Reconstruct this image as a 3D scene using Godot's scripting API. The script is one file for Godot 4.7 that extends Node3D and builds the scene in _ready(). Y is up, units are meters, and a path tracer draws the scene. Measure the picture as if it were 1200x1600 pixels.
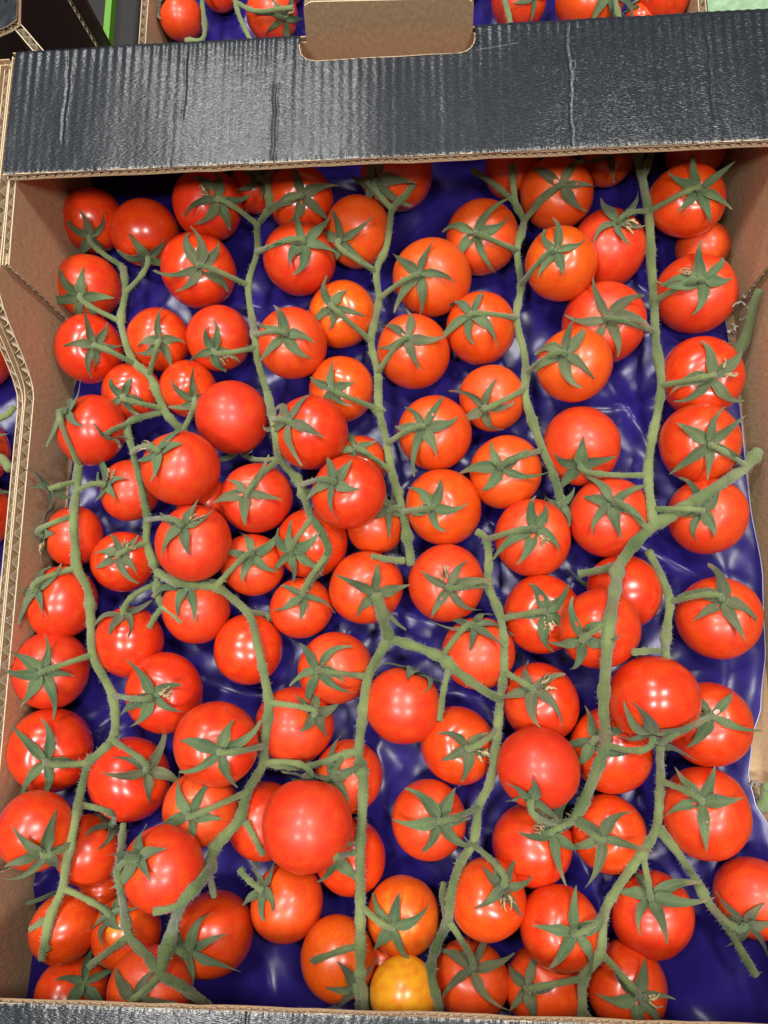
extends Node3D
# A cardboard tray of vine tomatoes on a blue moulded liner, seen from above. Lengths in metres; the lists of the vines are in millimetres.

const FLOOR := 0.0
const TOP := 0.1            # height of the black flange
const X0 := -0.205          # inner faces of the side walls
const X1 := 0.217
const Z0 := -0.2535         # inner faces of the end walls
const Z1 := 0.312
var noise := FastNoiseLite.new()
var ridge := FastNoiseLite.new()
var M := {}
var cups: Array[Vector4] = []        # every tomato that may dent the liner: Vector4(x, y, z, radius)
var hairs: Array[Transform3D] = []
var rng := RandomNumberGenerator.new()


# ---------------------------------------------------------------- helpers
func tag(o: Node3D, label := "", category := "", group := "", kind := "") -> Node3D:
	if label: o.set_meta("label", label)
	if category: o.set_meta("category", category)
	if group: o.set_meta("group", group)
	if kind: o.set_meta("kind", kind)
	return o


func base(called: String, at: Vector3) -> Node3D:
	var o := Node3D.new()
	o.name = called
	add_child(o, true)
	o.position = at
	return o


class Soup:
	var v := PackedVector3Array()
	var c := PackedColorArray()
	var uv := PackedVector2Array()
	var t := PackedInt32Array()
	func add(p: Vector3, col := Color.WHITE, w := Vector2.ZERO) -> int:
		v.append(p)
		c.append(col)
		uv.append(w)
		return v.size() - 1
	func tri(a: int, b: int, d: int) -> void:          # counter-clockwise seen from outside
		t.append_array([a, d, b])
	func quad(a: int, b: int, d: int, e: int) -> void:
		tri(a, b, d)
		tri(a, d, e)
	func flat(a: Vector3, b: Vector3, d: Vector3, e: Vector3, col := Color.WHITE) -> void:
		quad(add(a, col, Vector2(a.x, a.z)), add(b, col, Vector2(b.x, b.z)), add(d, col, Vector2(d.x, d.z)), add(e, col, Vector2(e.x, e.z)))
	func mesh() -> ArrayMesh:
		var n := PackedVector3Array()
		n.resize(v.size())
		for i in range(0, t.size(), 3):
			var a := v[t[i]]
			var f := (v[t[i + 2]] - a).cross(v[t[i + 1]] - a)
			for k in 3:
				n[t[i + k]] += f
		for i in n.size():
			n[i] = n[i].normalized() if n[i].length_squared() > 1e-24 else Vector3.UP
		var s := []
		s.resize(Mesh.ARRAY_MAX)
		s[Mesh.ARRAY_VERTEX] = v
		s[Mesh.ARRAY_NORMAL] = n
		s[Mesh.ARRAY_COLOR] = c
		s[Mesh.ARRAY_TEX_UV] = uv
		s[Mesh.ARRAY_INDEX] = t
		var m := ArrayMesh.new()
		m.add_surface_from_arrays(Mesh.PRIMITIVE_TRIANGLES, s)
		return m


func put(called: String, what: Variant, m: Material, parent: Node3D = self) -> MeshInstance3D:
	var o := MeshInstance3D.new()
	o.name = called
	o.mesh = what.mesh() if what is Soup else what
	o.material_override = m
	parent.add_child(o, true)
	return o


func mat(c: Color, rough: float, vertex := false) -> StandardMaterial3D:
	var m := StandardMaterial3D.new()
	m.albedo_color = c.linear_to_srgb()
	m.roughness = rough
	m.vertex_color_use_as_albedo = vertex
	return m


func noise_tex(size: int, freq: float, octaves: int, seed_: int, lo: Color, hi: Color, kind := FastNoiseLite.TYPE_SIMPLEX_SMOOTH) -> NoiseTexture2D:
	var f := FastNoiseLite.new()
	f.seed = seed_
	f.frequency = freq
	f.noise_type = kind
	f.fractal_octaves = octaves
	var t := NoiseTexture2D.new()
	t.width = size
	t.height = size
	t.seamless = true
	t.noise = f
	var g := Gradient.new()
	g.set_color(0, lo)
	g.set_color(1, hi)
	t.color_ramp = g
	return t


func triplanar(m: StandardMaterial3D, scale_: Vector3) -> void:
	m.uv1_triplanar = true
	m.uv1_scale = scale_


# a tube along a path, with a radius at each point, flat or rounded ends and a colour that wanders
func tube(s: Soup, path: PackedVector3Array, radii: PackedFloat32Array, sides: int, dark: Color, pale: Color, seed_ := 0.0, bumps := 0.08) -> void:
	var n := path.size()
	var up := Vector3(0.3, 0.9, 0.2)
	var first := s.v.size()
	for i in n:
		var dir := (path[mini(i + 1, n - 1)] - path[maxi(i - 1, 0)]).normalized()
		var side := dir.cross(up).normalized()
		up = side.cross(dir).normalized()
		for k in sides:
			var a := TAU * k / sides
			var q := side * cos(a) + up * sin(a)
			var p := path[i] + q * radii[i]
			var w := noise.get_noise_3d(p.x * 900.0 + seed_, p.y * 900.0, p.z * 900.0)
			var w2 := noise.get_noise_3d(p.x * 160.0 + seed_, p.y * 160.0 + 40.0, p.z * 160.0)
			var scar := smoothstep(0.42, 0.62, noise.get_noise_3d(p.x * 420.0 - seed_, p.y * 420.0 + 90.0, p.z * 420.0))
			var tint := dark.lerp(pale, clampf(0.5 + w2 * 0.6 + w * 0.7, -0.1, 1.15)).lerp(Color(0.16, 0.11, 0.05), 0.7 * scar)
			s.add(p + q * radii[i] * (bumps * w + 0.6 * bumps * cos(5.0 * a + seed_)), tint, Vector2(float(k) / sides, i * 0.1))
	for i in n - 1:
		for k in sides:
			var k2 := (k + 1) % sides
			var a := first + i * sides
			s.quad(a + k, a + sides + k, a + sides + k2, a + k2)
	for e in [0, n - 1]:
		var centre := s.add(path[e] + (path[e] - path[1 if e == 0 else n - 2]).normalized() * radii[e] * 0.25, pale)
		for k in sides:
			var a: int = first + e * sides + k
			var b: int = first + e * sides + (k + 1) % sides
			if e == 0: s.tri(centre, a, b)
			else: s.tri(centre, b, a)


func millimetres(flat: Array) -> PackedVector3Array:
	var out := PackedVector3Array()
	for i in range(0, flat.size(), 3):
		out.append(Vector3(flat[i], flat[i + 1], flat[i + 2]) * 0.001)
	return out


# ---------------------------------------------------------------- tomatoes
const RED := Color(0.65, 0.040, 0.009)
const ORANGE := Color(0.74, 0.15, 0.010)
const YELLOW := Color(0.80, 0.36, 0.015)


func ripeness(h: float) -> Color:
	return RED.lerp(ORANGE, clampf(h * 1.35, 0, 1)) if h < 0.74 else ORANGE.lerp(YELLOW, clampf((h - 0.74) / 0.26, 0, 1))


class Peel:
	var r: float
	var tall: float
	var lobes: float
	var turn: float
	var count: int
	var lean: Vector2
	func at(theta: float, phi: float, above := 0.0) -> Vector3:
		var st := sin(theta)
		var ct := cos(theta)
		var shoulder := exp(-pow((theta - 0.55) / 0.45, 2.0))
		var wide := st * (1.0 + lobes * cos(count * phi + turn) * shoulder + 0.018 * cos(2.0 * phi + turn * 1.7))
		wide *= 1.0 + 0.03 * shoulder
		var high := tall * ct - 0.13 * exp(-pow(theta / 0.30, 2.0)) - 0.02 * exp(-pow((PI - theta) / 0.3, 2.0))
		var p := Vector3(wide * cos(phi) + lean.x * ct * 0.04, high, wide * sin(phi) + lean.y * ct * 0.04) * r
		return p + Vector3(st * cos(phi), ct, st * sin(phi)) * above


func make_skin(r: float) -> Peel:
	var k := Peel.new()
	k.r = r
	k.tall = rng.randf_range(0.90, 1.05)
	k.lobes = rng.randf_range(0.004, 0.034)
	k.turn = rng.randf() * TAU
	k.count = rng.randi_range(4, 6)
	k.lean = Vector2(rng.randf_range(-1, 1), rng.randf_range(-1, 1))
	return k


func tomato_shape(k: Peel, hue: float, spot: float) -> Soup:
	var s := Soup.new()
	var rings := 30
	var sides := 40
	var o := rng.randf() * 900.0
	var blush := rng.randf_range(-0.5, 0.5)
	for i in rings + 1:
		var th := PI * i / rings
		for j in sides:
			var ph := TAU * j / sides
			var p := k.at(th, ph)
			var w := noise.get_noise_3d(p.x * 45.0 / k.r * 0.02 + o, p.y * 2200.0 * 0.02 / k.r * 0.02, p.z * 45.0 / k.r * 0.02)
			var big := noise.get_noise_3d(cos(ph) * sin(th) * 55.0 + o, cos(th) * 55.0, sin(ph) * sin(th) * 55.0)
			p += p.normalized() * k.r * 0.03 * noise.get_noise_3d(cos(ph) * sin(th) * 14.0 + o, cos(th) * 14.0, sin(ph) * sin(th) * 14.0)
			var h := hue + 0.26 * big + 0.10 * w + 0.07 * blush * cos(ph + k.turn)
			h += 0.20 * exp(-pow(th / 0.45, 2.0)) * k.lobes / 0.02      # the shoulder round the stalk ripens last
			if spot > 0.0:
				h += spot * exp(-(pow((th - 0.55) / 0.34, 2.0) + pow(wrapf(ph - 1.0, -PI, PI) / 0.7, 2.0)))
			s.add(p, ripeness(clampf(h, 0.0, 1.0)), Vector2(float(j) / sides, float(i) / rings))
	for i in rings:
		for j in sides:
			var j2 := (j + 1) % sides
			s.quad(i * sides + j, i * sides + j2, (i + 1) * sides + j2, (i + 1) * sides + j)
	return s


func calyx_shape(k: Peel, full := true) -> Soup:
	var s := Soup.new()
	var n := 5 if rng.randf() < 0.72 else 6
	var hub := s.add(k.at(0.0, 0.0, 0.0016), Color(0.16, 0.25, 0.09))
	var under := s.add(k.at(0.0, 0.0, 0.0004), Color(0.10, 0.17, 0.07))
	var start := rng.randf() * TAU
	var dry := rng.randf()
	var dark := Color(0.036, 0.086, 0.024).lerp(Color(0.075, 0.085, 0.030), dry * dry)
	var pale := Color(0.155, 0.228, 0.085).lerp(Color(0.19, 0.19, 0.085), dry * dry)
	var size := rng.randf_range(0.84, 1.12)
	for q in n:
		var ph0 := start + TAU * q / n + rng.randf_range(-0.22, 0.22)
		var length := size * rng.randf_range(0.62, 0.95) * (1.0 if full else 0.8)
		var wide := rng.randf_range(0.085, 0.150) * k.r
		var lift := rng.randf_range(0.0004, 0.0065) * (k.r / 0.02)
		var curl := rng.randf_range(-0.004, 0.004)
		if rng.randf() < 0.16: lift += 0.007
		var dry_from := rng.randf_range(0.70, 1.0)
		var bend := rng.randf_range(-0.5, 0.5)
		var twist := rng.randf_range(-0.0012, 0.0012)
		var fold := rng.randf_range(0.0007, 0.0019)
		var steps := 12
		var before := PackedInt32Array()
		var before_under := PackedInt32Array()
		for i in range(1, steps + 1):
			var u := float(i) / steps
			var th := 0.05 + u * length
			var ph := ph0 + bend * u * u
			var w := wide * (lerpf(0.62, 1.0, smoothstep(0.0, 0.34, u)) if u < 0.34 else pow(maxf(0.0, 1.0 - (u - 0.34) / 0.66), 1.12)) + 0.00022
			var lifted := 0.0007 + lift * pow(u, 2.4) + 0.0007 * sin(u * 7.0 + q * 2.0) + curl * pow(maxf(0.0, u - 0.6), 2.0)
			var row := PackedInt32Array()
			var row_under := PackedInt32Array()
			for e in [-1.0, -0.5, 0.0, 0.5, 1.0]:
				var dphi: float = e * w / maxf(k.r * sin(th), 0.0018)
				var edge: float = absf(e)
				var p := k.at(th, ph + clampf(dphi, -0.75, 0.75), lifted + fold * edge * edge * (1.0 - u) + twist * e * u)
				var v := noise.get_noise_3d(p.x * 700.0 + q * 31.0, p.y * 700.0, p.z * 700.0)
				var col := dark.lerp(pale, clampf(0.40 + 0.75 * v + (0.30 if edge < 0.3 else 0.0) + (0.12 if edge > 0.8 else 0.0), 0.0, 1.15))
				if u > dry_from: col = col.lerp(Color(0.28, 0.19, 0.09), 0.75 * smoothstep(dry_from, dry_from + 0.12, u))
				row.append(s.add(p, col, Vector2(e, u)))
				row_under.append(s.add(k.at(th, ph + clampf(dphi, -0.75, 0.75), lifted + fold * edge * edge * (1.0 - u) + twist * e * u - 0.00045), dark, Vector2(e, u)))
			for a in 4:
				if i == 1:
					s.tri(hub, row[a + 1], row[a])
					s.tri(under, row_under[a], row_under[a + 1])
				else:
					s.quad(before[a], before[a + 1], row[a + 1], row[a])
					s.quad(before_under[a + 1], before_under[a], row_under[a], row_under[a + 1])
			if i > 1:
				s.quad(before[0], row[0], row_under[0], before_under[0])
				s.quad(row[4], before[4], before_under[4], row_under[4])
			before = row
			before_under = row_under
	return s


# the withered flower that sticks to some calyxes: crumpled straw-coloured petals
func dried_flower_shape(k: Peel) -> Soup:
	var s := Soup.new()
	var ph0 := rng.randf() * TAU
	for q in 6:
		var path := PackedVector3Array()
		var radii := PackedFloat32Array()
		var ph := ph0 + rng.randf_range(-0.4, 0.4)
		var th := rng.randf_range(0.20, 0.34)
		var high := rng.randf_range(0.0012, 0.003)
		for i in 6:
			path.append(k.at(th, ph, high))
			radii.append(0.00075 * (1.0 - 0.12 * i) * rng.randf_range(0.7, 1.2))
			th += rng.randf_range(0.015, 0.06)
			ph += rng.randf_range(-0.10, 0.10)
			high = clampf(high + rng.randf_range(-0.001, 0.0014), 0.0006, 0.0042)
		tube(s, path, radii, 5, Color(0.16, 0.095, 0.04), Color(0.52, 0.40, 0.22), q * 7.0, 0.5)
	return s


func aimed(axis: Vector3) -> Basis:
	var side := axis.cross(Vector3(0.31, 0.2, 0.93)).normalized()
	return Basis(side, axis, side.cross(axis)).rotated(axis, 0.0)


# one tomato of a vine: skin, calyx and perhaps a withered flower. d: x y z radius (mm), axis x y z, ripeness
func fruit(vine: Node3D, d: Array, mark := "", stalk: Array = []) -> MeshInstance3D:
	var at := Vector3(d[0], d[1], d[2]) * 0.001
	var k := make_skin(d[3] * 0.001)
	var axis := Vector3(d[4], d[5], d[6]).normalized()
	var o := put("tomato", tomato_shape(k, d[7], 0.9 if "y" in mark else 0.0), M.smooth_skin if "p" in mark else M.skins[rng.randi() % 4], vine)
	o.transform = Transform3D(aimed(axis), at)
	var world := at + vine.position
	cups.append(Vector4(world.x, world.y, world.z, d[3] * 0.001))
	if "y" in mark: o.set_meta("label", "tomato with a yellow unripe shoulder")
	elif d[7] > 0.58: o.set_meta("label", "orange half-ripe tomato")
	put("calyx", calyx_shape(k), M.leaf, o)
	if "f" in mark: put("dried_flower", dried_flower_shape(k), M.straw, o)
	if stalk:
		stalk_of(vine, millimetres(stalk))
	return o


func stalk_of(vine: Node3D, p: PackedVector3Array) -> void:
	var n := p.size()
	var fine := PackedVector3Array()
	var radii := PackedFloat32Array()
	var many := (n - 1) * 3
	for i in many + 1:
		var u := float(i) / many * (n - 1)
		var a := mini(int(u), n - 2)
		var f := u - a
		fine.append(p[a].cubic_interpolate(p[a + 1], p[maxi(a - 1, 0)], p[mini(a + 2, n - 1)], f))
		var w := float(i) / many
		var r := 0.00142 + 0.00060 * exp(-w * 9.0) + 0.00075 * exp(-(1.0 - w) * 9.0) + 0.00042 * exp(-pow((w - 0.42) / 0.06, 2.0))
		radii.append(r)
	var s := Soup.new()
	tube(s, fine, radii, 10, Color(0.075, 0.135, 0.026), Color(0.235, 0.30, 0.085), fine[0].x * 1000.0)
	put("stalk", s, M.stem, vine)
	grow_hairs(vine.position, fine, radii, 3)


func stem(vine: Node3D, called: String, r0: float, r1: float, flat: Array) -> void:
	var p := millimetres(flat)
	var n := p.size()
	var fine := PackedVector3Array()
	var radii := PackedFloat32Array()
	for i in (n - 1) * 3 + 1:
		var a := mini(i / 3, n - 2)
		var f := i / 3.0 - a
		fine.append(p[a].cubic_interpolate(p[a + 1], p[maxi(a - 1, 0)], p[mini(a + 2, n - 1)], f))
		var u := float(i) / ((n - 1) * 3)
		radii.append(lerpf(r0, r1, u) * 0.00100 * (1.0 + 0.10 * noise.get_noise_1d(fine[-1].z * 1500.0 + fine[-1].x * 900.0)))
	for q in 1 + fine.size() / 9:          # knuckles
		var c := rng.randi_range(0, fine.size() - 1)
		for i in fine.size(): radii[i] *= 1.0 + 0.26 * exp(-pow((i - c) / 1.6, 2.0))
	var s := Soup.new()
	tube(s, fine, radii, 12, Color(0.078, 0.136, 0.027), Color(0.24, 0.305, 0.09), r0 * 31.0)
	put(called, s, M.stem, vine)
	grow_hairs(vine.position, fine, radii, 6)


func grow_hairs(from: Vector3, p: PackedVector3Array, radii: PackedFloat32Array, many: int) -> void:
	for i in range(1, p.size() - 1):
		for q in many:
			var dir := (p[i + 1] - p[i - 1]).normalized()
			var out := Vector3(rng.randf_range(-1, 1), rng.randf_range(-0.2, 1), rng.randf_range(-1, 1))
			out = (out - dir * out.dot(dir) * 0.8).normalized()
			var at := p[i].lerp(p[i + 1], rng.randf()) + out * radii[i] * 0.9
			var length := rng.randf_range(0.5, 2.1)
			var b := aimed(out)
			hairs.append(Transform3D(Basis(b.x, b.y * length, b.z), at + from))


func hair_part(vine: Node3D) -> void:
	var cone := CylinderMesh.new()
	cone.top_radius = 0.000008
	cone.bottom_radius = 0.00004
	cone.height = 0.001
	cone.radial_segments = 3
	cone.rings = 0
	var mm := MultiMesh.new()
	mm.transform_format = MultiMesh.TRANSFORM_3D
	mm.mesh = cone
	mm.instance_count = hairs.size()
	for i in hairs.size():
		var t := hairs[i]
		t.origin += t.basis.y * 0.0005 - vine.position
		mm.set_instance_transform(i, t)
	var o := MultiMeshInstance3D.new()
	o.name = "fuzz"
	o.multimesh = mm
	o.material_override = M.hair
	vine.add_child(o, true)
	o.set_meta("kind", "stuff")
	hairs.clear()


func vine(label: String, at: Array) -> Node3D:
	var o := base("tomato_vine", Vector3(at[0], at[1], at[2]) * 0.001)
	tag(o, label, "tomato vine", "tomato vines lying in the boxes")
	return o


# ---------------------------------------------------------------- cardboard
# a slab of corrugated board: an outline in its own plane (x, y), its thickness along z from 0 down to -thick, with layers of fluting open along the rim
func board(called: String, parent: Node3D, outline: PackedVector2Array, place: Transform3D, thick: float, layers: int, open_from: int, open_to: int, m: Material, pitch := 0.0066) -> MeshInstance3D:
	var liner := 0.0006
	var s := Soup.new()
	var fl := Soup.new()
	var ids := Geometry2D.triangulate_polygon(outline)
	var gap := (thick - liner) / layers
	for q in layers + 1:
		var z := -q * gap
		var first := s.v.size()
		for w in 2:
			for p in outline:
				s.add(place * Vector3(p.x, p.y, z - w * liner), Color(1, 1, 1), p)
		var n := outline.size()
		for i in range(0, ids.size(), 3):
			s.tri(first + ids[i], first + ids[i + 1], first + ids[i + 2])
			s.tri(first + n + ids[i], first + n + ids[i + 2], first + n + ids[i + 1])
		for i in n:
			var j := (i + 1) % n
			var rim_face := i >= open_from and i < open_to
			var into := fl if rim_face else s
			var pale := Color(1, 1, 1) if rim_face else Color(1.1, 1.1, 1.1)
			var a := [outline[i], outline[j], outline[j], outline[i]]
			var zz := [z, z, z - liner, z - liner]
			var k := []
			for c in 4:
				k.append(into.add(place * Vector3(a[c].x, a[c].y, zz[c]), pale, a[c]))
			into.quad(k[0], k[1], k[2], k[3])
	var o := put(called, s, m, parent)
	for q in layers:
		var run := rng.randf()
		var before := []
		for i in range(open_from, open_to):
			var p0 := outline[i]
			var p1 := outline[(i + 1) % outline.size()]
			var dir := (p1 - p0).normalized()
			var inward := Vector2(-dir.y, dir.x)
			if Geometry2D.is_point_in_polygon((p0 + p1) / 2 + inward * 0.0008, outline) == false: inward = -inward
			var steps := maxi(1, int(p0.distance_to(p1) / (pitch / 8.0)))
			for k in steps + (1 if i == open_to - 1 else 0):
				var u := float(k) / steps
				var at := p0.lerp(p1, u)
				run += p0.distance_to(p1) / steps / pitch
				var crush := 0.82 + 0.3 * noise.get_noise_2d(run * 55.0, q * 90.0)
				var zc := -liner - (gap - liner) * (0.5 + 0.5 * clampf(sin(TAU * run) * crush, -1, 1))
				var inset := 0.0003 + 0.0005 * absf(noise.get_noise_2d(run * 130.0, q * 50.0 + 7.0))
				var row := []
				for e in [[inset, 0.00042], [inset, -0.00042], [0.007, -0.00042], [0.007, 0.00042]]:
					var pp: Vector2 = at + inward * float(e[0])
					row.append(fl.add(place * Vector3(pp.x, pp.y, zc + float(e[1])), Color(1, 1, 1), pp))
				if before:
					fl.quad(before[0], row[0], row[1], before[1])
					fl.quad(before[1], row[1], row[2], before[2])
					fl.quad(before[3], row[3], row[0], before[0])
				before = row
	if open_to > open_from:
		put("corrugation", fl, M.cut, o)
	return o


func rim(z: float) -> float:      # height of a side wall at a place along it: high at both corners, low between
	var a := smoothstep(-0.118, -0.066, z)
	var b := smoothstep(0.265, 0.205, z)
	return 0.0475 + 0.046 * (1.0 - minf(a, b))


func side_wall(parent: Node3D, x: float, turned: bool, thick: float) -> void:
	var outline := PackedVector2Array()
	var steps := 90
	for i in steps + 1:
		var z := lerpf(Z0 - 0.004, Z1 + 0.004, float(i) / steps)
		outline.append(Vector2(z, rim(z)))
	outline.append(Vector2(Z1 + 0.004, 0.0))
	outline.append(Vector2(Z0 - 0.004, 0.0))
	# own axes: x along the box, y up, z towards the inside
	var b := Basis(Vector3(0, 0, 1), Vector3(0, 1, 0), Vector3(-1, 0, 0)) if turned else Basis(Vector3(0, 0, 1), Vector3(0, 1, 0), Vector3(1, 0, 0))
	board("side_wall", parent, outline, Transform3D(b, Vector3(x, 0, 0)), thick, 1, 0, steps, M.board, 0.0082)


func corner_flap(parent: Node3D, x: float, thick: float, far: bool, turned: bool) -> void:
	var sgn := -1.0 if turned else 1.0
	var z0 := Z0 if far else Z1
	var z1 := -0.127 if far else 0.195
	var outline := PackedVector2Array([Vector2(z0, 0.0965), Vector2(z1, 0.0925), Vector2(z1, 0.0), Vector2(z0, 0.0)])
	var b := Basis(Vector3(0, 0, 1), Vector3(0, 1, 0), Vector3(sgn, 0, 0))
	board("corner_flap", parent, outline, Transform3D(b, Vector3(x + sgn * (thick + 0.0003), 0, 0)), thick, 1, 0, 2, M.board)


func end_wall(parent: Node3D, z: float, far: bool, tab: bool) -> void:
	var outline := PackedVector2Array([Vector2(X0 - 0.004, 0.0), Vector2(X0 - 0.004, TOP - 0.004)])
	if tab:
		outline.append_array([Vector2(-0.0385, TOP - 0.004)])
		for q in 6: outline.append(Vector2(-0.0345 + 0.006 * (1 - cos(PI / 2 * q / 5.0)) - 0.002, 0.1165 + 0.006 * sin(PI / 2 * q / 5.0)))
		for q in 6: outline.append(Vector2(0.0475 + 0.006 * sin(PI / 2 * q / 5.0), 0.1130 + 0.006 * cos(PI / 2 * q / 5.0)))
		outline.append(Vector2(0.0535, TOP - 0.004))
	outline.append_array([Vector2(X1 + 0.004, TOP - 0.004), Vector2(X1 + 0.004, 0.0)])
	var b := Basis(Vector3(1, 0, 0), Vector3(0, 1, 0), Vector3(0, 0, 1)) if far else Basis(Vector3(1, 0, 0), Vector3(0, 1, 0), Vector3(0, 0, -1))
	board("end_wall", parent, outline, Transform3D(b, Vector3(0, 0, z)), 0.0042, 1, 2 if tab else 0, 14 if tab else 0, M.board, 0.0055)


# the flange folded in over the end of the box: fluted board below, black printed paper on top with the ribs of the fluting showing through
func flange(parent: Node3D, fold_z: float, edge_z: float, cut: bool) -> void:
	var sgn := signf(edge_z - fold_z)
	var xa := X0 + 0.0005
	var xb := X1 + 0.003
	var c0 := -0.0415
	var c1 := 0.0545
	var cz := fold_z + sgn * 0.0165
	var rad := 0.009
	var outline := PackedVector2Array([Vector2(xa, -edge_z)])
	var cuts := 40
	for i in range(1, cuts): outline.append(Vector2(lerpf(xa, xb, float(i) / cuts), -(edge_z + sgn * 0.0006 * noise.get_noise_1d(i * 9.0))))
	outline.append_array([Vector2(xb, -edge_z), Vector2(xb, -fold_z - sgn * 0.003)])
	if cut:
		outline.append(Vector2(c1, -fold_z - sgn * 0.003))
		for q in 7: outline.append(Vector2(c1 - rad + rad * cos(PI / 2 * q / 6.0), -(cz - sgn * rad + sgn * rad * sin(PI / 2 * q / 6.0))))
		for q in 7: outline.append(Vector2(c0 + rad - rad * sin(PI / 2 * q / 6.0), -(cz - sgn * rad + sgn * rad * cos(PI / 2 * q / 6.0))))
		outline.append(Vector2(c0, -fold_z - sgn * 0.003))
	outline.append(Vector2(xa, -fold_z - sgn * 0.003))
	var o := board("flange", parent, outline, Transform3D(Basis(Vector3(1, 0, 0), Vector3(0, 0, -1), Vector3(0, 1, 0)), Vector3(0, TOP - 0.0004, 0)), 0.0046, 1, 0, cuts, M.board, 0.0052)
	var s := Soup.new()
	var xs := PackedFloat32Array()
	var x := xa
	while x < xb:
		xs.append(x)
		x += 0.00062
	if cut: xs.append_array([c0 - 0.00002, c0 + 0.00002, c1 - 0.00002, c1 + 0.00002])
	xs.append(xb)
	xs.sort()
	var rows := 76
	for ix in xs.size():
		x = xs[ix]
		var start := fold_z - sgn * 0.0025
		if cut and x > c0 and x < c1:
			start = cz
			if x < c0 + rad: start = cz - sgn * (rad - sqrt(maxf(0.0, rad * rad - pow(c0 + rad - x, 2.0))))
			if x > c1 - rad: start = cz - sgn * (rad - sqrt(maxf(0.0, rad * rad - pow(x - c1 + rad, 2.0))))
		var rib := sin(TAU * x / 0.0052)
		for iz in rows + 1:
			var v := float(iz) / rows
			var z := lerpf(start, edge_z + sgn * 0.0004, v)
			var d := absf(z - (fold_z - sgn * 0.0025))
			var e := absf(edge_z - z)
			var y := TOP + 0.0011
			if d < 0.004: y -= 0.004 - sqrt(maxf(0.0, 0.000016 - pow(0.004 - d, 2.0)))
			var reach := 0.014 + 0.012 * noise.get_noise_1d(x * 2200.0)
			y += rib * (0.00022 * exp(-d / reach) + 0.000012 + 0.000035 * maxf(0.0, noise.get_noise_2d(x * 700.0, z * 120.0)))
			y += 0.0007 * noise.get_noise_2d(x * 210.0 + 9.0, z * 90.0)
			y += 0.00007 * noise.get_noise_2d(x * 1500.0, z * 700.0)
			y -= 0.0003 * exp(-e / 0.0012) * (0.6 + noise.get_noise_2d(x * 6000.0, 3.0))
			for cr in [[-0.1045, 0.0005, 0.15, 0.62], [-0.0545, 0.0009, 0.42, 1.0], [0.1035, 0.0009, 0.0, 1.0], [0.1215, 0.0004, 0.0, 0.6], [0.176, 0.0006, 0.2, 0.8], [-0.172, 0.0007, 0.1, 0.75]]:
				var off: float = x - float(cr[0]) - 0.0012 * noise.get_noise_1d(z * 900.0 + float(cr[0]) * 999.0)
				var on: float = smoothstep(float(cr[2]) - 0.06, float(cr[2]) + 0.02, v) * smoothstep(float(cr[3]) + 0.06, float(cr[3]) - 0.02, v)
				y += on * float(cr[1]) * 0.33 * (0.7 * exp(-pow((off - 0.0012) / 0.0007, 2.0)) - exp(-pow(off / 0.0008, 2.0)) + 0.35 * exp(-pow((off + 0.0016) / 0.0009, 2.0)))
			s.add(Vector3(x, y, z), Color.WHITE, Vector2((x - xa) / (xb - xa), v))
	for ix in xs.size() - 1:
		for iz in rows:
			var a := ix * (rows + 1) + iz
			if sgn > 0: s.quad(a, a + 1, a + rows + 2, a + rows + 1)
			else: s.quad(a, a + rows + 1, a + rows + 2, a + 1)
	put("black_paper", s, M.black, o)
	# the raw cut edges, frayed pale where the knife went through the print
	var lines := [PackedVector3Array()]
	for i in 260: lines[0].append(Vector3(lerpf(xa, xb, i / 259.0), TOP + 0.0006, edge_z + sgn * 0.0001))
	if cut:
		var u := PackedVector3Array()
		for i in range(cuts + 2, outline.size() - 1):
			var p := outline[i]
			var q := outline[i + 1 if i < outline.size() - 2 else i]
			for k in 5: u.append(Vector3(lerpf(p.x, q.x, k / 5.0), TOP + 0.0009, -lerpf(p.y, q.y, k / 5.0)))
		lines.append(u.slice(2, u.size() - 7))
	for line in lines:
		var rr := PackedFloat32Array()
		for i in line.size():
			rr.append(0.00032 * rng.randf_range(0.35, 1.5))
			line[i] += Vector3(0, rng.randf_range(-0.0001, 0.00015), rng.randf_range(-0.00018, 0.00018))
		var e := Soup.new()
		tube(e, line, rr, 5, Color(0.75, 0.72, 0.66), Color(1, 1, 1), 2.0, 0.5)
		put("frayed_edge", e, M.cut, o)


func open_box(label: String, at: Vector3, flanges: Array, tabs: bool, near_flaps := true, wall_thick := 0.0058) -> Node3D:
	var o := base("cardboard_box", at)
	tag(o, label, "cardboard box", "open cardboard tomato boxes")
	var f := Soup.new()
	for h in [-0.0025, 0.0]:
		var up: bool = h == 0.0
		var a := Vector3(X0, h, Z0)
		var b := Vector3(X0, h, Z1)
		var c := Vector3(X1, h, Z1)
		var d := Vector3(X1, h, Z0)
		if up: f.flat(a, b, c, d)
		else: f.flat(a, d, c, b)
	put("bottom", f, M.board, o)
	side_wall(o, X0, false, wall_thick)
	side_wall(o, X1, true, wall_thick)
	for far in ([true, false] if near_flaps else [true]):
		for t in [false, true]:
			corner_flap(o, X1 if t else X0, 0.0042, far, t)
	end_wall(o, Z0, true, tabs)
	end_wall(o, Z1, false, tabs)
	if 0 in flanges: flange(o, Z0, -0.1765, true)
	if 1 in flanges: flange(o, Z1, 0.2345, true)
	return o


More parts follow.
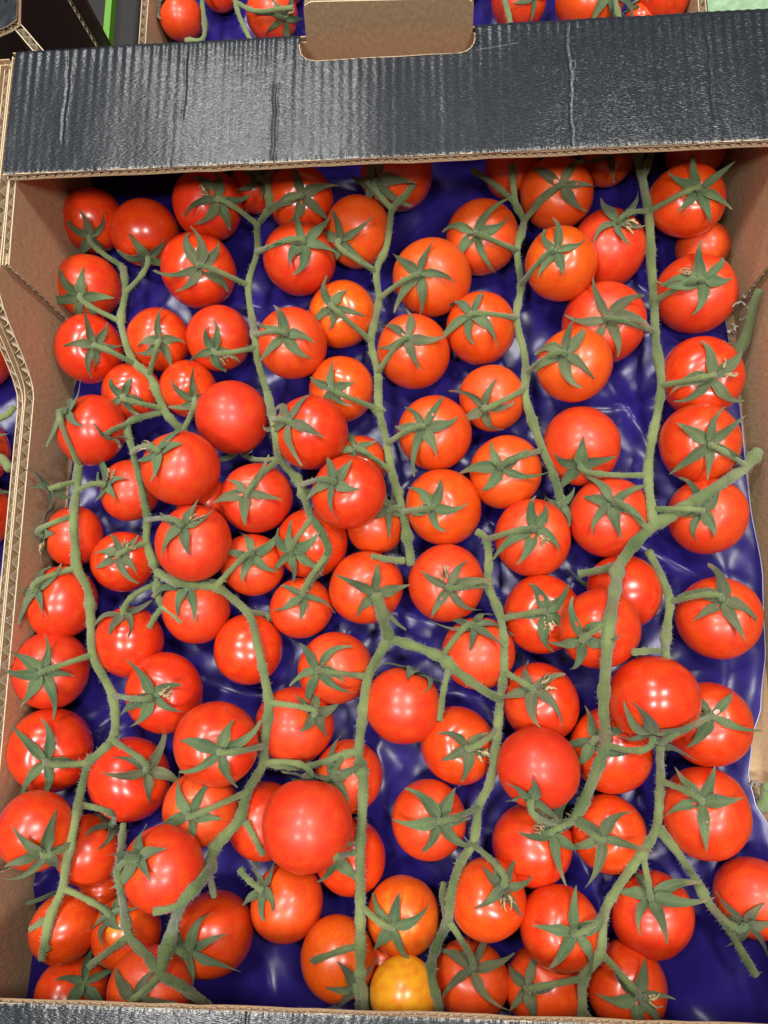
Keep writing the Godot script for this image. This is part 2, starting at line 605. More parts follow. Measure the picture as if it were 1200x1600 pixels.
# ---------------------------------------------------------------- the liner
func liner_edge(z: float) -> float:
	var pts := [[-0.25, 0.199], [-0.176, 0.199], [-0.141, 0.206], [-0.095, 0.208], [-0.062, 0.211], [-0.004, 0.212], [0.037, 0.2155], [0.08, 0.213], [0.110, 0.208], [0.128, 0.2015], [0.146, 0.1985], [0.160, 0.2005], [0.172, 0.2065], [0.19, 0.2125], [0.32, 0.2135]]
	for i in pts.size() - 1:
		if z <= float(pts[i + 1][0]):
			var u := clampf((z - float(pts[i][0])) / (float(pts[i + 1][0]) - float(pts[i][0])), 0, 1)
			return lerpf(float(pts[i][1]), float(pts[i + 1][1]), u * u * (3.0 - 2.0 * u) * 0.5 + u * 0.5)
	return 0.2135


func liner(label: String, at: Vector3, from: int, curl: bool, seed_: float) -> void:
	var o := base("blue_liner", at)
	tag(o, label, "plastic liner", "blue liners in the boxes")
	var nx := 230
	var nz := 300
	var za := Z0 + 0.002
	var zb := Z1 - 0.002
	var xa := X0 + 0.006
	var h := PackedFloat32Array()
	h.resize((nx + 1) * (nz + 1))
	var s := Soup.new()
	for iz in nz + 1:
		var z := lerpf(za, zb, float(iz) / nz)
		var xe := liner_edge(z) if curl else X1 - 0.009
		for ix in nx + 1:
			var x := lerpf(xa, xe, float(ix) / nx)
			var y := 0.0068 + 0.0042 * ridge.get_noise_2d(x * 110.0 + seed_, z * 110.0 + 300.0)
			# moulded cups in a staggered grid and the sharp creases of the thin sheet between them
			var r1 := 1.0 - absf(ridge.get_noise_2d(x * 150.0 + seed_, z * 190.0)) * 2.6
			var r2 := 1.0 - absf(ridge.get_noise_2d(x * 300.0 - seed_, z * 240.0 + 50.0)) * 2.6
			y += 0.0042 * pow(maxf(0.0, r1), 2.0) + 0.0006 * pow(maxf(0.0, r2), 6.0)
			y += 0.0020 * sin(x * TAU / 0.048 + 0.6 * sin(z * 70.0)) * sin(z * TAU / 0.056 + 0.5)
			for f in [[0.118, 0.225, 0.006, 0.055, 0.35, 0.0060], [0.188, 0.245, 0.005, 0.045, 0.10, 0.0045], [0.075, 0.250, 0.007, 0.03, -0.3, 0.0040], [-0.06, 0.265, 0.006, 0.03, 0.4, 0.0040], [0.150, -0.055, 0.005, 0.03, 0.5, 0.0040]]:
				var off: float = (x - float(f[0]) - float(f[4]) * (z - float(f[1]))) / float(f[2])
				var along: float = (z - float(f[1])) / float(f[3])
				if curl and absf(off) < 4.0: y += float(f[5]) * exp(-off * off) * exp(-along * along)
			var to_edge := xe - x
			if curl: y = lerpf(y, 0.0115 + 0.002 * noise.get_noise_1d(z * 300.0), smoothstep(0.022, 0.0, to_edge))
			h[iz * (nx + 1) + ix] = y
	for k in range(from, cups.size()):
		var c := cups[k] - Vector4(at.x, at.y, at.z, 0)
		if absf(c.x) > 0.3 or c.z < za - 0.03 or c.z > zb + 0.03: continue
		var r := c.w + 0.0007
		for iz in range(maxi(0, int((c.z - r - za) / (zb - za) * nz) - 1), mini(nz, int((c.z + r - za) / (zb - za) * nz) + 2) + 1):
			var z := lerpf(za, zb, float(iz) / nz)
			var xe := liner_edge(z) if curl else X1 - 0.009
			for ix in range(maxi(0, int((c.x - r - xa) / (xe - xa) * nx) - 1), mini(nx, int((c.x + r - xa) / (xe - xa) * nx) + 2) + 1):
				var x := lerpf(xa, xe, float(ix) / nx)
				var d2 := pow(x - c.x, 2.0) + pow(z - c.z, 2.0)
				if d2 < r * r:
					var low := c.y - sqrt(r * r - d2)
					var at_ := iz * (nx + 1) + ix
					h[at_] = maxf(0.0012, minf(h[at_], low))
	for pass_ in 3:
		var g := h.duplicate()
		for iz in range(1, nz):
			for ix in range(1, nx):
				var a := iz * (nx + 1) + ix
				h[a] = minf(g[a] + 0.0004, (g[a] * 2.0 + g[a + 1] + g[a - 1] + g[a + nx + 1] + g[a - nx - 1]) / 6.0)
	var edge := PackedVector3Array()
	for iz in nz + 1:
		var z := lerpf(za, zb, float(iz) / nz)
		var xe := liner_edge(z) if curl else X1 - 0.009
		for ix in nx + 1:
			var x := lerpf(xa, xe, float(ix) / nx)
			# one pass of smoothing keeps the cups from stepping
			var sum := 0.0
			var cnt := 0.0
			for q in [[0, 0, 2.0], [1, 0, 1.0], [-1, 0, 1.0], [0, 1, 1.0], [0, -1, 1.0]]:
				var jx: int = ix + int(q[0])
				var jz: int = iz + int(q[1])
				if jx >= 0 and jx <= nx and jz >= 0 and jz <= nz:
					sum += h[jz * (nx + 1) + jx] * float(q[2])
					cnt += float(q[2])
			s.add(Vector3(x, sum / cnt, z), Color.WHITE, Vector2(x, z))
		edge.append(s.v[-1])
	for iz in nz:
		for ix in nx:
			var a := iz * (nx + 1) + ix
			s.quad(a, a + nx + 1, a + nx + 2, a + 1)
	put("sheet", s, M.plastic, o)
	if curl:
		var e := Soup.new()
		var rr := PackedFloat32Array()
		rr.resize(edge.size())
		rr.fill(0.0003)
		tube(e, edge, rr, 6, Color(0.28, 0.28, 0.50), Color(0.45, 0.45, 0.66), 0.0, 0.0)
		put("cut_edge", e, mat(Color.WHITE, 0.45, true), o)


# ---------------------------------------------------------------- scene
func _ready() -> void:
	var cam := Camera3D.new()
	cam.name = "camera"
	cam.fov = 67.0
	cam.near = 0.01
	cam.far = 60.0
	cam.transform = Transform3D(Basis(Vector3(0.997325, -0.073071, -0.001714), Vector3(0.012202, 0.189569, -0.981791), Vector3(0.072065, 0.979145, 0.189954)), Vector3(0.032429, 0.465615, 0.085479))
	add_child(cam)
	cam.current = true
	var we := WorldEnvironment.new()
	we.name = "surroundings"
	var env := Environment.new()
	env.background_mode = Environment.BG_COLOR
	env.background_color = Color(0.12, 0.118, 0.115).linear_to_srgb()   # the dim rest of the shop hall
	env.tonemap_mode = Environment.TONE_MAPPER_LINEAR
	env.tonemap_exposure = 1.0
	env.sdfgi_enabled = true
	env.ssao_enabled = true
	env.ssil_enabled = true
	we.environment = env
	add_child(we)
	# five square ceiling panels in two rows above the display: their images are the light dots on every tomato
	M.lamp = mat(Color(0.8, 0.8, 0.8), 0.6)
	M.lamp.emission_enabled = true
	M.lamp.emission = Color(1.0, 0.985, 0.965)
	M.lamp.emission_energy_multiplier = 2.0
	M.frame = mat(Color(0.6, 0.6, 0.6), 0.5)
	for at in [[-0.62, -1.85, "farthest back, beyond the lower box"], [-0.62, -0.5, "above the neighbouring box, towards the handle tab"], [0.62, -0.5, "on the side of the brown wall, towards the handle tab"], [-0.62, 0.75, "above the neighbouring box, on the near side"], [0.62, 0.75, "on the side of the brown wall, nearest the viewer"]]:
		ceiling_lamp(Vector3(at[0], 2.15, at[1]), at[2])

	noise.seed = 11
	noise.noise_type = FastNoiseLite.TYPE_SIMPLEX_SMOOTH
	noise.frequency = 0.05
	noise.fractal_octaves = 2
	ridge.seed = 5
	ridge.noise_type = FastNoiseLite.TYPE_SIMPLEX_SMOOTH
	ridge.frequency = 0.05
	ridge.fractal_type = FastNoiseLite.FRACTAL_NONE
	rng.seed = 20240
	make_materials()

	var shelf := Soup.new()
	shelf.flat(Vector3(-1.2, -0.101, -1.3), Vector3(-1.2, -0.101, 0.6), Vector3(1.2, -0.101, 0.6), Vector3(1.2, -0.101, -1.3))
	tag(put("display_floor", shelf, mat(Color(0.012, 0.011, 0.012), 0.7)), "", "", "", "structure")

	open_box("open brown cardboard box with black flanges, full of tomatoes, in the middle", Vector3.ZERO, [0, 1], true)
	open_box("lower cardboard box of tomatoes behind the black flange with the handle tab", Vector3(0.0120, -0.0920, -0.5740), [], false, false)
	open_box("neighbouring cardboard box pressed against the low white corrugated rim", Vector3(-0.4318, 0, 0.004), [], false, true, 0.0036)

	build_vines()
	liner("deep blue creased plastic liner under the tomatoes of the middle box", Vector3.ZERO, 0, true, 0.0)
	var count := cups.size()
	build_neighbours()
	liner("dark blue liner in the lower box behind the handle tab", Vector3(0.0120, -0.0920, -0.5740), count, false, 300.0)
	liner("dark blue liner in the neighbouring box beyond the low white rim", Vector3(-0.4318, 0, 0.004), count, false, 700.0)
	build_odds()


func ceiling_lamp(at: Vector3, where: String) -> void:
	var o := base("ceiling_lamp", at)
	tag(o, "square white ceiling lamp panel " + where, "lamp", "ceiling lamps above the display")
	var b := BoxMesh.new()
	b.size = Vector3(0.36, 0.03, 0.36)
	put("housing", b, M.frame, o).position.y = 0.017
	var d := BoxMesh.new()
	d.size = Vector3(0.32, 0.006, 0.32)
	put("diffuser", d, M.lamp, o).position.y = -0.002
	var l := AreaLight3D.new()
	l.name = "lamp_light"
	l.area_size = Vector2(0.32, 0.32)
	l.light_color = Color(1.0, 0.985, 0.965)
	l.light_energy = 3.0
	l.shadow_enabled = true
	l.area_range = 8.0
	o.add_child(l)
	l.position.y = -0.008
	l.rotation_degrees.x = -90


func make_materials() -> void:
	# skin: smooth and waxy, with the faint pale freckles of the fruit
	var m := mat(Color.WHITE, 0.31, true)
	m.albedo_texture = noise_tex(512, 0.035, 4, 3, Color(0.91, 0.66, 0.66), Color(1, 1, 1), FastNoiseLite.TYPE_SIMPLEX)
	triplanar(m, Vector3(40, 40, 40))
	m.subsurf_scatter_enabled = true
	m.subsurf_scatter_strength = 0.06
	m.clearcoat_enabled = true
	m.clearcoat = 0.2
	m.clearcoat_roughness = 0.22
	M.skins = []
	for rough in [0.27, 0.33, 0.40, 0.48]:
		var k: StandardMaterial3D = m.duplicate()
		k.roughness = rough
		k.clearcoat = 0.30 - 0.5 * (rough - 0.27)
		M.skins.append(k)
	M.smooth_skin = mat(Color.WHITE, 0.27, true)
	M.smooth_skin.clearcoat_enabled = true
	M.smooth_skin.clearcoat = 0.2
	m = mat(Color.WHITE, 0.62, true)
	m.rim_enabled = true
	m.rim = 0.35
	m.rim_tint = 0.4
	m.heightmap_enabled = true
	m.heightmap_texture = noise_tex(512, 0.022, 3, 8, Color.BLACK, Color.WHITE)
	m.heightmap_scale = 0.05
	m.albedo_texture = noise_tex(512, 0.025, 3, 9, Color(0.66, 0.68, 0.66), Color(1, 1, 1))
	triplanar(m, Vector3(110, 110, 110))
	M.leaf = m
	m = m.duplicate()
	m.rim = 0.6
	M.stem = m
	M.hair = mat(Color(0.55, 0.60, 0.42), 0.6)
	M.straw = mat(Color.WHITE, 0.8, true)
	# brown kraft board: fibres along the sheet and a few darker blotches
	m = mat(Color(0.50, 0.335, 0.19), 0.82, true)
	m.albedo_texture = noise_tex(1024, 0.03, 5, 21, Color(0.90, 0.89, 0.88), Color(1, 1, 1))
	triplanar(m, Vector3(12, 5, 12))
	m.heightmap_enabled = true
	m.heightmap_texture = noise_tex(512, 0.05, 4, 22, Color.BLACK, Color.WHITE)
	m.heightmap_scale = 0.03
	M.board = m
	m = mat(Color(0.72, 0.60, 0.43), 0.85, true)
	m.albedo_texture = noise_tex(512, 0.06, 4, 24, Color(0.70, 0.66, 0.60), Color(1, 1, 1))
	triplanar(m, Vector3(40, 40, 40))
	M.cut = m
	# black coated paper
	m = mat(Color(1, 1, 1), 0.26)
	m.metallic_specular = 0.48
	m.albedo_texture = scuffed()
	m.normal_enabled = true
	m.normal_texture = paper_normal()
	m.normal_scale = 0.17
	M.black = m
	# blue plastic
	m = mat(Color(0.015, 0.009, 0.112), 0.26)
	m.metallic_specular = 0.33
	m.heightmap_enabled = true
	m.heightmap_texture = noise_tex(1024, 0.008, 2, 31, Color.BLACK, Color.WHITE)
	m.heightmap_scale = 0.008
	triplanar(m, Vector3(11, 11, 11))
	M.plastic = m


# the print of the black flange: near-black, scraped pale in short strokes along the flutes, and worn along the cut edge
func scuffed() -> ImageTexture:
	var w := 2048
	var h := 384
	var im := Image.create(w, h, false, Image.FORMAT_RGB8)
	var r := RandomNumberGenerator.new()
	r.seed = 77
	for y in h:
		for x in w:
			var g := 0.125 + 0.012 * noise.get_noise_2d(x * 0.5, y * 2.0) + 0.006 * r.randf()
			im.set_pixel(x, y, Color(g * 0.86, g, g * 1.16))
	for q in 150:
		var x := r.randi_range(0, w - 4)
		var y0 := r.randi_range(int(h * 0.6), int(h * 0.85))
		var strength := r.randf_range(0.02, 0.13)
		if q < 30: strength += 0.08
		for y in range(y0, mini(h, y0 + r.randi_range(12, 75))):
			for k in r.randi_range(1, 3):
				var c := im.get_pixel(mini(x + k, w - 1), y)
				im.set_pixel(mini(x + k, w - 1), y, c.lightened(strength * r.randf()))
	for q in 900:      # nicks where the cut edge has lost its print
		var x := r.randi_range(0, w - 3)
		var n := r.randi_range(1, 9)
		for y in range(h - n, h):
			for k in r.randi_range(1, 3):
				im.set_pixel(mini(x + k, w - 1), y, Color(0.62, 0.60, 0.56).darkened(r.randf() * 0.45))
	for q in 260:      # dust specks
		im.set_pixel(r.randi_range(0, w - 1), r.randi_range(0, h - 1), Color(0.6, 0.6, 0.6))
	# two scratches through the print
	var at := Vector2(0.733 * w, h * 0.34)
	for q in 170:
		at += Vector2(0.20 * sin(q * 0.11) - 0.10, 0.62)
		for k in 3: im.set_pixel(int(at.x) + k, int(at.y), Color(0.40, 0.42, 0.45).darkened(0.5 * r.randf()))
	at = Vector2(0.61 * w, h * 0.22)
	for q in 50:
		at += Vector2(2.2, -0.25)
		for k in 3: im.set_pixel(int(at.x), int(at.y) + k, Color(0.6, 0.62, 0.65).darkened(0.5 * r.randf()))
	return ImageTexture.create_from_image(im)


func paper_normal() -> ImageTexture:
	var w := 2048
	var h := 512
	var im := Image.create(w, h, false, Image.FORMAT_L8)
	var f := FastNoiseLite.new()
	f.seed = 9
	f.frequency = 0.20
	f.fractal_octaves = 2
	for y in h:
		for x in w:
			var g := 0.5 + 0.42 * f.get_noise_2d(x * 0.30, y * 1.5)
			im.set_pixel(x, y, Color(g, g, g))
	im.bump_map_to_normal_map(6.0)
	return ImageTexture.create_from_image(im)


# things seen between and behind the boxes
func build_odds() -> void:
	# a cut vine stalk leaning on the brown wall, with shrivelled leaf remains
	for q in [[Vector3(0.209000, 0.015746, -0.092543), Vector3(0.213500, 0.049940, -0.119480), "cut green vine stalk leaning on the brown wall with shrivelled grey remains"], [Vector3(0.203000, 0.006048, 0.164162), Vector3(0.208000, 0.015280, 0.150057), "tip of a cut green stalk behind the notch in the liner edge"]]:
		var a: Vector3 = q[0]
		var b: Vector3 = q[1]
		var o := base("cut_stalk", a)
		tag(o, q[2], "vine stalk")
		var path := PackedVector3Array()
		var radii := PackedFloat32Array()
		for i in 13:
			var u := i / 12.0
			path.append((b - a) * u + Vector3(0.0012 * sin(u * 5.0), 0.0, 0.001 * sin(u * 7.0)))
			radii.append(0.0029 + 0.0008 * exp(-pow((u - 0.25) / 0.1, 2.0)) - 0.0006 * u)
		var s := Soup.new()
		tube(s, path, radii, 12, Color(0.11, 0.19, 0.05), Color(0.24, 0.33, 0.13), 3.0)
		put("stalk", s, M.stem, o)
		grow_hairs(a, path, radii, 6)
		var junk := Soup.new()
		for k in 9:
			var p := PackedVector3Array()
			var rr := PackedFloat32Array()
			var at := (b - a) * rng.randf_range(0.1, 0.95) + Vector3(rng.randf_range(-0.007, 0.0), -0.003, rng.randf_range(-0.004, 0.004))
			for i in 5:
				p.append(at)
				rr.append(0.0009 * rng.randf_range(0.4, 1.1))
				at += Vector3(rng.randf_range(-0.0025, 0.001), rng.randf_range(-0.0015, 0.001), rng.randf_range(-0.0025, 0.0025))
			tube(junk, p, rr, 5, Color(0.10, 0.085, 0.07), Color(0.30, 0.27, 0.23), k * 3.0, 0.6)
		put("shrivelled_leaf", junk, M.straw, o)
		hair_part(o)
	# behind, beyond the corner: a brown box with its shade painted into the board colour, a black flange, a green divider and a pale green panel
	var shaded_board := mat(Color(0.020, 0.009, 0.008), 0.5)  # brown board darkened in its colour to stand for the shade there
	var far_box := base("shaded_box", Vector3(-0.226815, 0.000000, -0.400000))
	tag(far_box, "box behind the corner, its shade painted as dark brown, with a black flange and an upright corrugated edge", "cardboard box")
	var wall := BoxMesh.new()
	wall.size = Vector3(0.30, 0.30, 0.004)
	put("end_wall", wall, shaded_board, far_box).position = Vector3(-0.15, 0.0, 0.0)
	var xx := Basis(Vector3(1, 0, 0), Vector3(0, 1, 0), Vector3(0, 0, 1))
	board("corner_flap", far_box, PackedVector2Array([Vector2(-0.0106 + 0.006, -0.15), Vector2(-0.0106, 0.02), Vector2(-0.0106 - 0.004, 0.15), Vector2(-0.30, 0.15), Vector2(-0.30, -0.15)]), Transform3D(xx, Vector3(0, 0, 0.0072)), 0.0045, 1, 0, 2, shaded_board)
	var fl := PackedVector2Array([Vector2(-0.2413, 0.2593), Vector2(-0.2113, 0.2722), Vector2(-0.2063, 0.2761), Vector2(-0.2097, 0.3198), Vector2(-0.2484, 0.3228)])
	var down := Transform3D(Basis(Vector3(1, 0, 0), Vector3(0, 0, -1), Vector3(0, 1, 0)), Vector3(0, 0.1, 0) - far_box.position)
	var flat := board("flange", far_box, fl, down, 0.0046, 1, 0, 2, M.board, 0.0052)
	var top := PackedVector2Array()
	for p in fl: top.append(p)
	var ts := Soup.new()
	for p in top: ts.add(down * Vector3(p.x, p.y, 0.0003), Color.WHITE, Vector2(0.2 + p.x, 0.3 + p.y * 0.5))
	var ids := Geometry2D.triangulate_polygon(top)
	for i in range(0, ids.size(), 3): ts.tri(ids[i], ids[i + 1], ids[i + 2])
	put("black_paper", ts, M.black, flat)
	var e0 := Vector3(-0.212835, 0.095500, -0.277347)
	var e1 := Vector3(-0.192962, 0.095500, -0.253062)
	var run := (e1 - e0).normalized()
	var long := e0.distance_to(e1)
	var across := run.cross(Vector3.UP)
	board("side_wall", far_box, PackedVector2Array([Vector2(0, 0), Vector2(long, 0), Vector2(long + 0.01, -0.18), Vector2(0, -0.18)]), Transform3D(Basis(run, Vector3.UP, across), e0 - far_box.position), 0.005, 1, 0, 1, shaded_board)
	var strip := BoxMesh.new()
	strip.size = Vector3(0.0052, 0.008, 0.22)
	var g := put("shelf_divider", strip, mat(Color(0.10, 0.30, 0.018), 0.35))
	g.position = Vector3(-0.231571, -0.060000, -0.435076)
	tag(g, "bright green plastic divider strip between the shaded box and the lower box", "shelf divider")
	var panel := BoxMesh.new()
	panel.size = Vector3(0.16, 0.004, 0.2)
	var pm := mat(Color(0.27, 0.42, 0.25), 0.6)
	pm.albedo_texture = noise_tex(256, 0.03, 3, 41, Color(0.8, 0.8, 0.8), Color(1, 1, 1))
	triplanar(pm, Vector3(14, 14, 14))
	var pg := put("green_panel", panel, pm)
	pg.position = Vector3(0.315390, -0.045000, -0.414398)
	tag(pg, "pale green panel beside the rim of the lower box", "panel")


func build_vines() -> void:
	var v: Node3D
	v = vine("short vine of seven tomatoes next to the doubled brown corner flap, under the flange", [-161.7, 6, -128])
	stem(v, "stem", 1.9, 2.3, [-2.4, 25.5, -29.4, -1.6, 25.1, -25.1, -1.1, 24.9, -22.1, -0.2, 24.6, -15.6, 0, 24.5, -12.5, -0.3, 24.9, -6.9, -0.8, 25.6, -0.9, -0.9, 26.2, 2.2, -0.1, 27.8, 8.6, 0.9, 28.8, 11.7, 3.6, 31.2, 18.7, 6, 31.9, 25.2, 7, 31.6, 28.1, 9.2, 31.2, 33.2, 10.3, 31.2, 35.3, 14.4, 31.1, 39.5, 16.7, 30.8, 41.1, 20.6, 29.7, 44.7, 22.8, 28.7, 48.9, 23.9, 28.1, 51.4, 26, 27, 56.8, 27.1, 26.4, 59.4, 29, 25.2, 64, 31.3, 24.3, 68, 33, 23.8, 69.9, 36, 21.8, 73.1, 37.7, 20.3, 74.9, 41, 18.3, 78.2])
	fruit(v, [-27, 20.1, -65.6, 20.1, 0.18, 0.47, 0.87, 0.12], "", [-23.7, 28.8, -49.4, -22.6, 30.3, -45.9, -20.6, 30.9, -42.8, -18, 31, -39.9, -14.9, 30.5, -37.3, -11.7, 29.6, -34.9, -8.3, 28.4, -32.8, -5.2, 27, -31, -2.4, 25.5, -29.4])
	fruit(v, [8.5, 21.6, -55.1, 21.1, 0.24, 0.16, 0.96, 0.20], "", [13.2, 24.7, -36.2, 13.6, 25.2, -32.4, 13, 25.6, -28.8, 11.6, 25.8, -25.4, 9.6, 25.8, -22.2, 7.3, 25.7, -19.3, 4.7, 25.4, -16.7, 2.3, 25, -14.5, 0, 24.5, -12.5])
	fruit(v, [-26.4, 20.2, -19.6, 20.2, 0.12, 0.72, 0.69, 0.10], "", [-24.1, 33.6, -6.7, -23, 35.9, -4, -21, 36.6, -1.7, -18.1, 36.6, 0.6, -14.7, 35.7, 2.7, -10.9, 34.1, 4.5, -7, 32.2, 6.1, -3.3, 30, 7.5, -0.1, 27.8, 8.6])
	fruit(v, [-22.4, 21, 22.7, 21, 0.54, 0.80, 0.26, 0.10], "", [-11.9, 36.7, 27.7, -9.4, 39.2, 28.8, -6.6, 40.2, 30, -3.4, 40.2, 31.3, -0.1, 39.4, 32.7, 3.3, 37.8, 34.1, 6.5, 35.8, 35.4, 9.5, 33.5, 36.6, 12.1, 31.2, 37.6])
	fruit(v, [20.7, 19.4, 17.3, 19.4, 0.35, 0.84, 0.42, 0.15], "", [27.1, 34.4, 24.8, 27.9, 36.8, 26.6, 27.9, 37.7, 28.7, 27.4, 37.8, 31.3, 26.4, 37, 34.1, 25, 35.6, 37, 23.5, 33.8, 39.8, 22, 31.8, 42.5, 20.6, 29.7, 44.7])
	fruit(v, [5.6, 18, 50.7, 18, 0.08, 0.88, 0.47, 0.15], "", [6.9, 32.6, 58.6, 7.8, 35.3, 60.3, 9.6, 36.1, 61.5, 12.2, 36, 62.4, 15.4, 34.9, 63.1, 18.9, 33, 63.6, 22.5, 30.5, 63.8, 26, 27.9, 64, 29, 25.2, 64])
	fruit(v, [40.8, 17.5, 49.3, 17.5, 0.47, 0.66, 0.59, 0.15], "", [48.5, 28.2, 59, 49.6, 29.9, 61.3, 50.6, 33, 64.6, 49.8, 32.5, 67, 47.8, 29.3, 68.8, 45.7, 26.4, 70.8, 43.6, 24.1, 73.1, 41.5, 21.6, 75.1, 39.6, 19.1, 76.8])
	hair_part(v)
	v = vine("longest winding vine, carrying the biggest plain round tomato and three with withered flowers", [-90.8, 6, 87.1])
	stem(v, "stem", 1.8, 2.0, [-43.3, 24.8, -148.5, -48.5, 25.4, -147.2, -50.4, 26, -146.4, -55.5, 27.7, -144.6, -59.7, 30.1, -141.7, -60.7, 31.3, -139.6, -60.5, 31.7, -134.5, -59.8, 31.1, -131.7, -57.7, 30.4, -125.5, -55.9, 30.9, -120, -54.9, 31.5, -117.2, -52.6, 32.9, -110.9, -50.5, 33.6, -104.6, -49.7, 33.2, -101.7, -48.7, 31.5, -96.5, -48.3, 29.6, -92.5, -48, 28.6, -90, -47.5, 27, -85, -47.5, 25.8, -80, -47.7, 25.4, -77.5, -47.9, 25, -72.1, -47.5, 24.8, -69.5, -45.9, 24.6, -64.4, -43.5, 24.2, -58.9, -42.4, 24, -56.3, -40.8, 23.8, -52.7])
	stem(v, "side_stem", 1.7, 1.5, [-40.8, 23.8, -52.7, -39.8, 25.3, -48.3, -39.3, 26.1, -45.4, -37.8, 28.2, -39.6, -37, 29.7, -37.4, -34, 31.8, -31.4, -37.1, 31.7, -26.8, -38.3, 31.6, -24.5, -40.5, 31.5, -20])
	stem(v, "side_stem", 1.4, 1.2, [-34, 31.8, -31.4, -29.1, 34.7, -29.6, -23.9, 36.6, -26.5, -19.6, 37.2, -22.9])
	stem(v, "stem", 2.0, 2.9, [-38.8, 29.1, -52.1, -34.3, 31, -49.6, -31.1, 32.6, -48, -24.4, 37.3, -45.5, -21, 39.6, -44.4, -15.6, 39.2, -43.3, -11.5, 37.2, -43.1, -9.2, 36.3, -43.2, -4.8, 34.2, -43.1, -2.9, 33, -42.7, 1.4, 30.8, -40.3, 5.4, 29.2, -36.9, 7.2, 29.1, -35.5, 11.2, 29.8, -32.3, 15.2, 31.6, -28.6, 17, 32.8, -26.6, 19.7, 35.4, -21.8, 20.7, 36.7, -19.2, 22.4, 38.2, -13.9, 23.7, 38.4, -9.2, 24.3, 38, -6.7, 25.3, 36.2, -1.4, 25.8, 35.3, 1.3, 26.7, 34, 6.5, 27.8, 34, 10.9, 28.4, 34.4, 13.2, 29.7, 36.2, 17.9, 30.2, 37.4, 20.1, 30.8, 39.9, 24.3, 30.8, 41.3, 28.6, 30.6, 41.6, 31, 30, 41.1, 35.8, 29.5, 40.4, 38.2, 28.6, 38, 42.3, 27.8, 34.4, 47, 27.4, 32.7, 49.3, 26.2, 30.3, 53.7, 24.2, 29.7, 57.4, 23.1, 30.1, 59.2, 21, 31.9, 62.8, 20.2, 33.1, 64.6, 19.2, 35.8, 68.3, 18.9, 38.2, 72.5, 18.7, 39.2, 74.6, 17.6, 41, 78.6, 16.7, 41.9, 80.2, 14, 43.6, 83.3, 10.9, 45.1, 86.5, 9.3, 45.4, 88.2, 6.4, 44.8, 91.7, 5.6, 45, 93.5, 5.3, 47.7, 96.8, 6.3, 54.4, 99.2, 6.9, 58.7, 100, 6.9, 65, 101.6, 6.3, 67.1, 102.4, 4.6, 70.6, 104.3, 2.4, 72.9, 106.6, 1.2, 73.5, 107.9, -1.2, 73, 111.3, -4.5, 67.4, 116.4, -6.8, 62.1, 120, -11, 52.7, 127, -12.5, 49.6, 130, -14.3, 46.7, 134.8, -15, 47.3, 137.9, -15.2, 48.4, 139.6, -15.6, 51.4, 142.8, -15.6, 53, 144.1, -15.7, 55.5, 147.6])
	stem(v, "side_stem", 1.6, 1.4, [21.1, 42.5, 79.8, 23.6, 41.7, 84.1, 25, 41.2, 86.6, 27.1, 40.1, 90.9, 28.2, 39.4, 93.3, 29.7, 38.3, 96.8])
	stem(v, "side_stem", 1.6, 1.5, [8.1, 62.3, 100.2, 5.5, 48.3, 107, 4.5, 40.4, 113, 4.1, 36.3, 117.6])
	stem(v, "side_stem", 1.6, 1.5, [-0.3, 73.1, 110.7, -3.9, 74.2, 111.9, -7.8, 75.4, 112.9, -9.9, 76, 113.2, -13.1, 76.5, 113.6])
	fruit(v, [-21.1, 48.2, -107.7, 21.2, -0.32, 0.91, -0.26, 0.10], "f", [-27.4, 66.1, -112.9, -29.3, 68.1, -114, -32.5, 66.5, -115.4, -36.1, 63.2, -116.7, -40.1, 58.1, -117.9, -44.5, 51.7, -119.2, -48.9, 44.6, -120.4, -53, 37.4, -121.4, -56.7, 30.5, -122.5])
	fruit(v, [-14.1, 40.7, -66.7, 21.5, -0.04, 0.94, -0.34, 0.10], "f", [-15, 59.5, -73.5, -16, 61.7, -74.9, -18.7, 60.6, -76.3, -22.1, 58.8, -77.3, -26.5, 54.6, -78.4, -32.1, 47.3, -79.7, -37.7, 39.8, -80.8, -42.7, 32.9, -81.7, -47.4, 26.3, -82.5])
	fruit(v, [-63.5, 18, -59.2, 18, 0.23, 0.97, -0.08, 0.10], "f", [-59.6, 34.2, -60.5, -58.7, 36.3, -60.9, -57.6, 36.7, -61.8, -56, 36.3, -62.9, -54.3, 34.9, -64.1, -52.5, 32.8, -65.5, -50.7, 30.3, -66.9, -49, 27.6, -68.3, -47.5, 24.8, -69.5])
	fruit(v, [-56.1, 19.8, -12.5, 19.8, 0.03, 0.61, -0.79, 0.10], "", [-55.6, 31.1, -27.2, -55.1, 33, -30.3, -53.8, 33.6, -33.3, -51.9, 33.6, -35.9, -49.5, 32.9, -38.3, -46.9, 31.6, -40.5, -44.2, 29.9, -42.4, -41.6, 28.1, -44, -39.3, 26.1, -45.4])
	fruit(v, [-17.5, 19.9, -31.5, 19.9, -0.02, 0.85, -0.53, 0.20], "", [-17.8, 35.5, -41.3, -17.8, 36.2, -41.7, -17.4, 37.5, -42, -17.2, 38, -42.3, -17, 38.2, -42.6, -16.7, 38.6, -42.8, -16.3, 39, -43, -16, 39.2, -43.1, -15.6, 39.2, -43.3])
	fruit(v, [13.6, 19.6, -8.6, 19.6, 0.47, -0.53, -0.71, 0.15], "", [22.1, 10, -21.6, 23.4, 9, -24.1, 25.4, 17.8, -25.5, 24.1, 16.2, -27, 22.1, 15.7, -28, 20.5, 19.6, -28.5, 18.7, 23.8, -28.7, 16.9, 27.9, -28.7, 15.2, 31.6, -28.6])
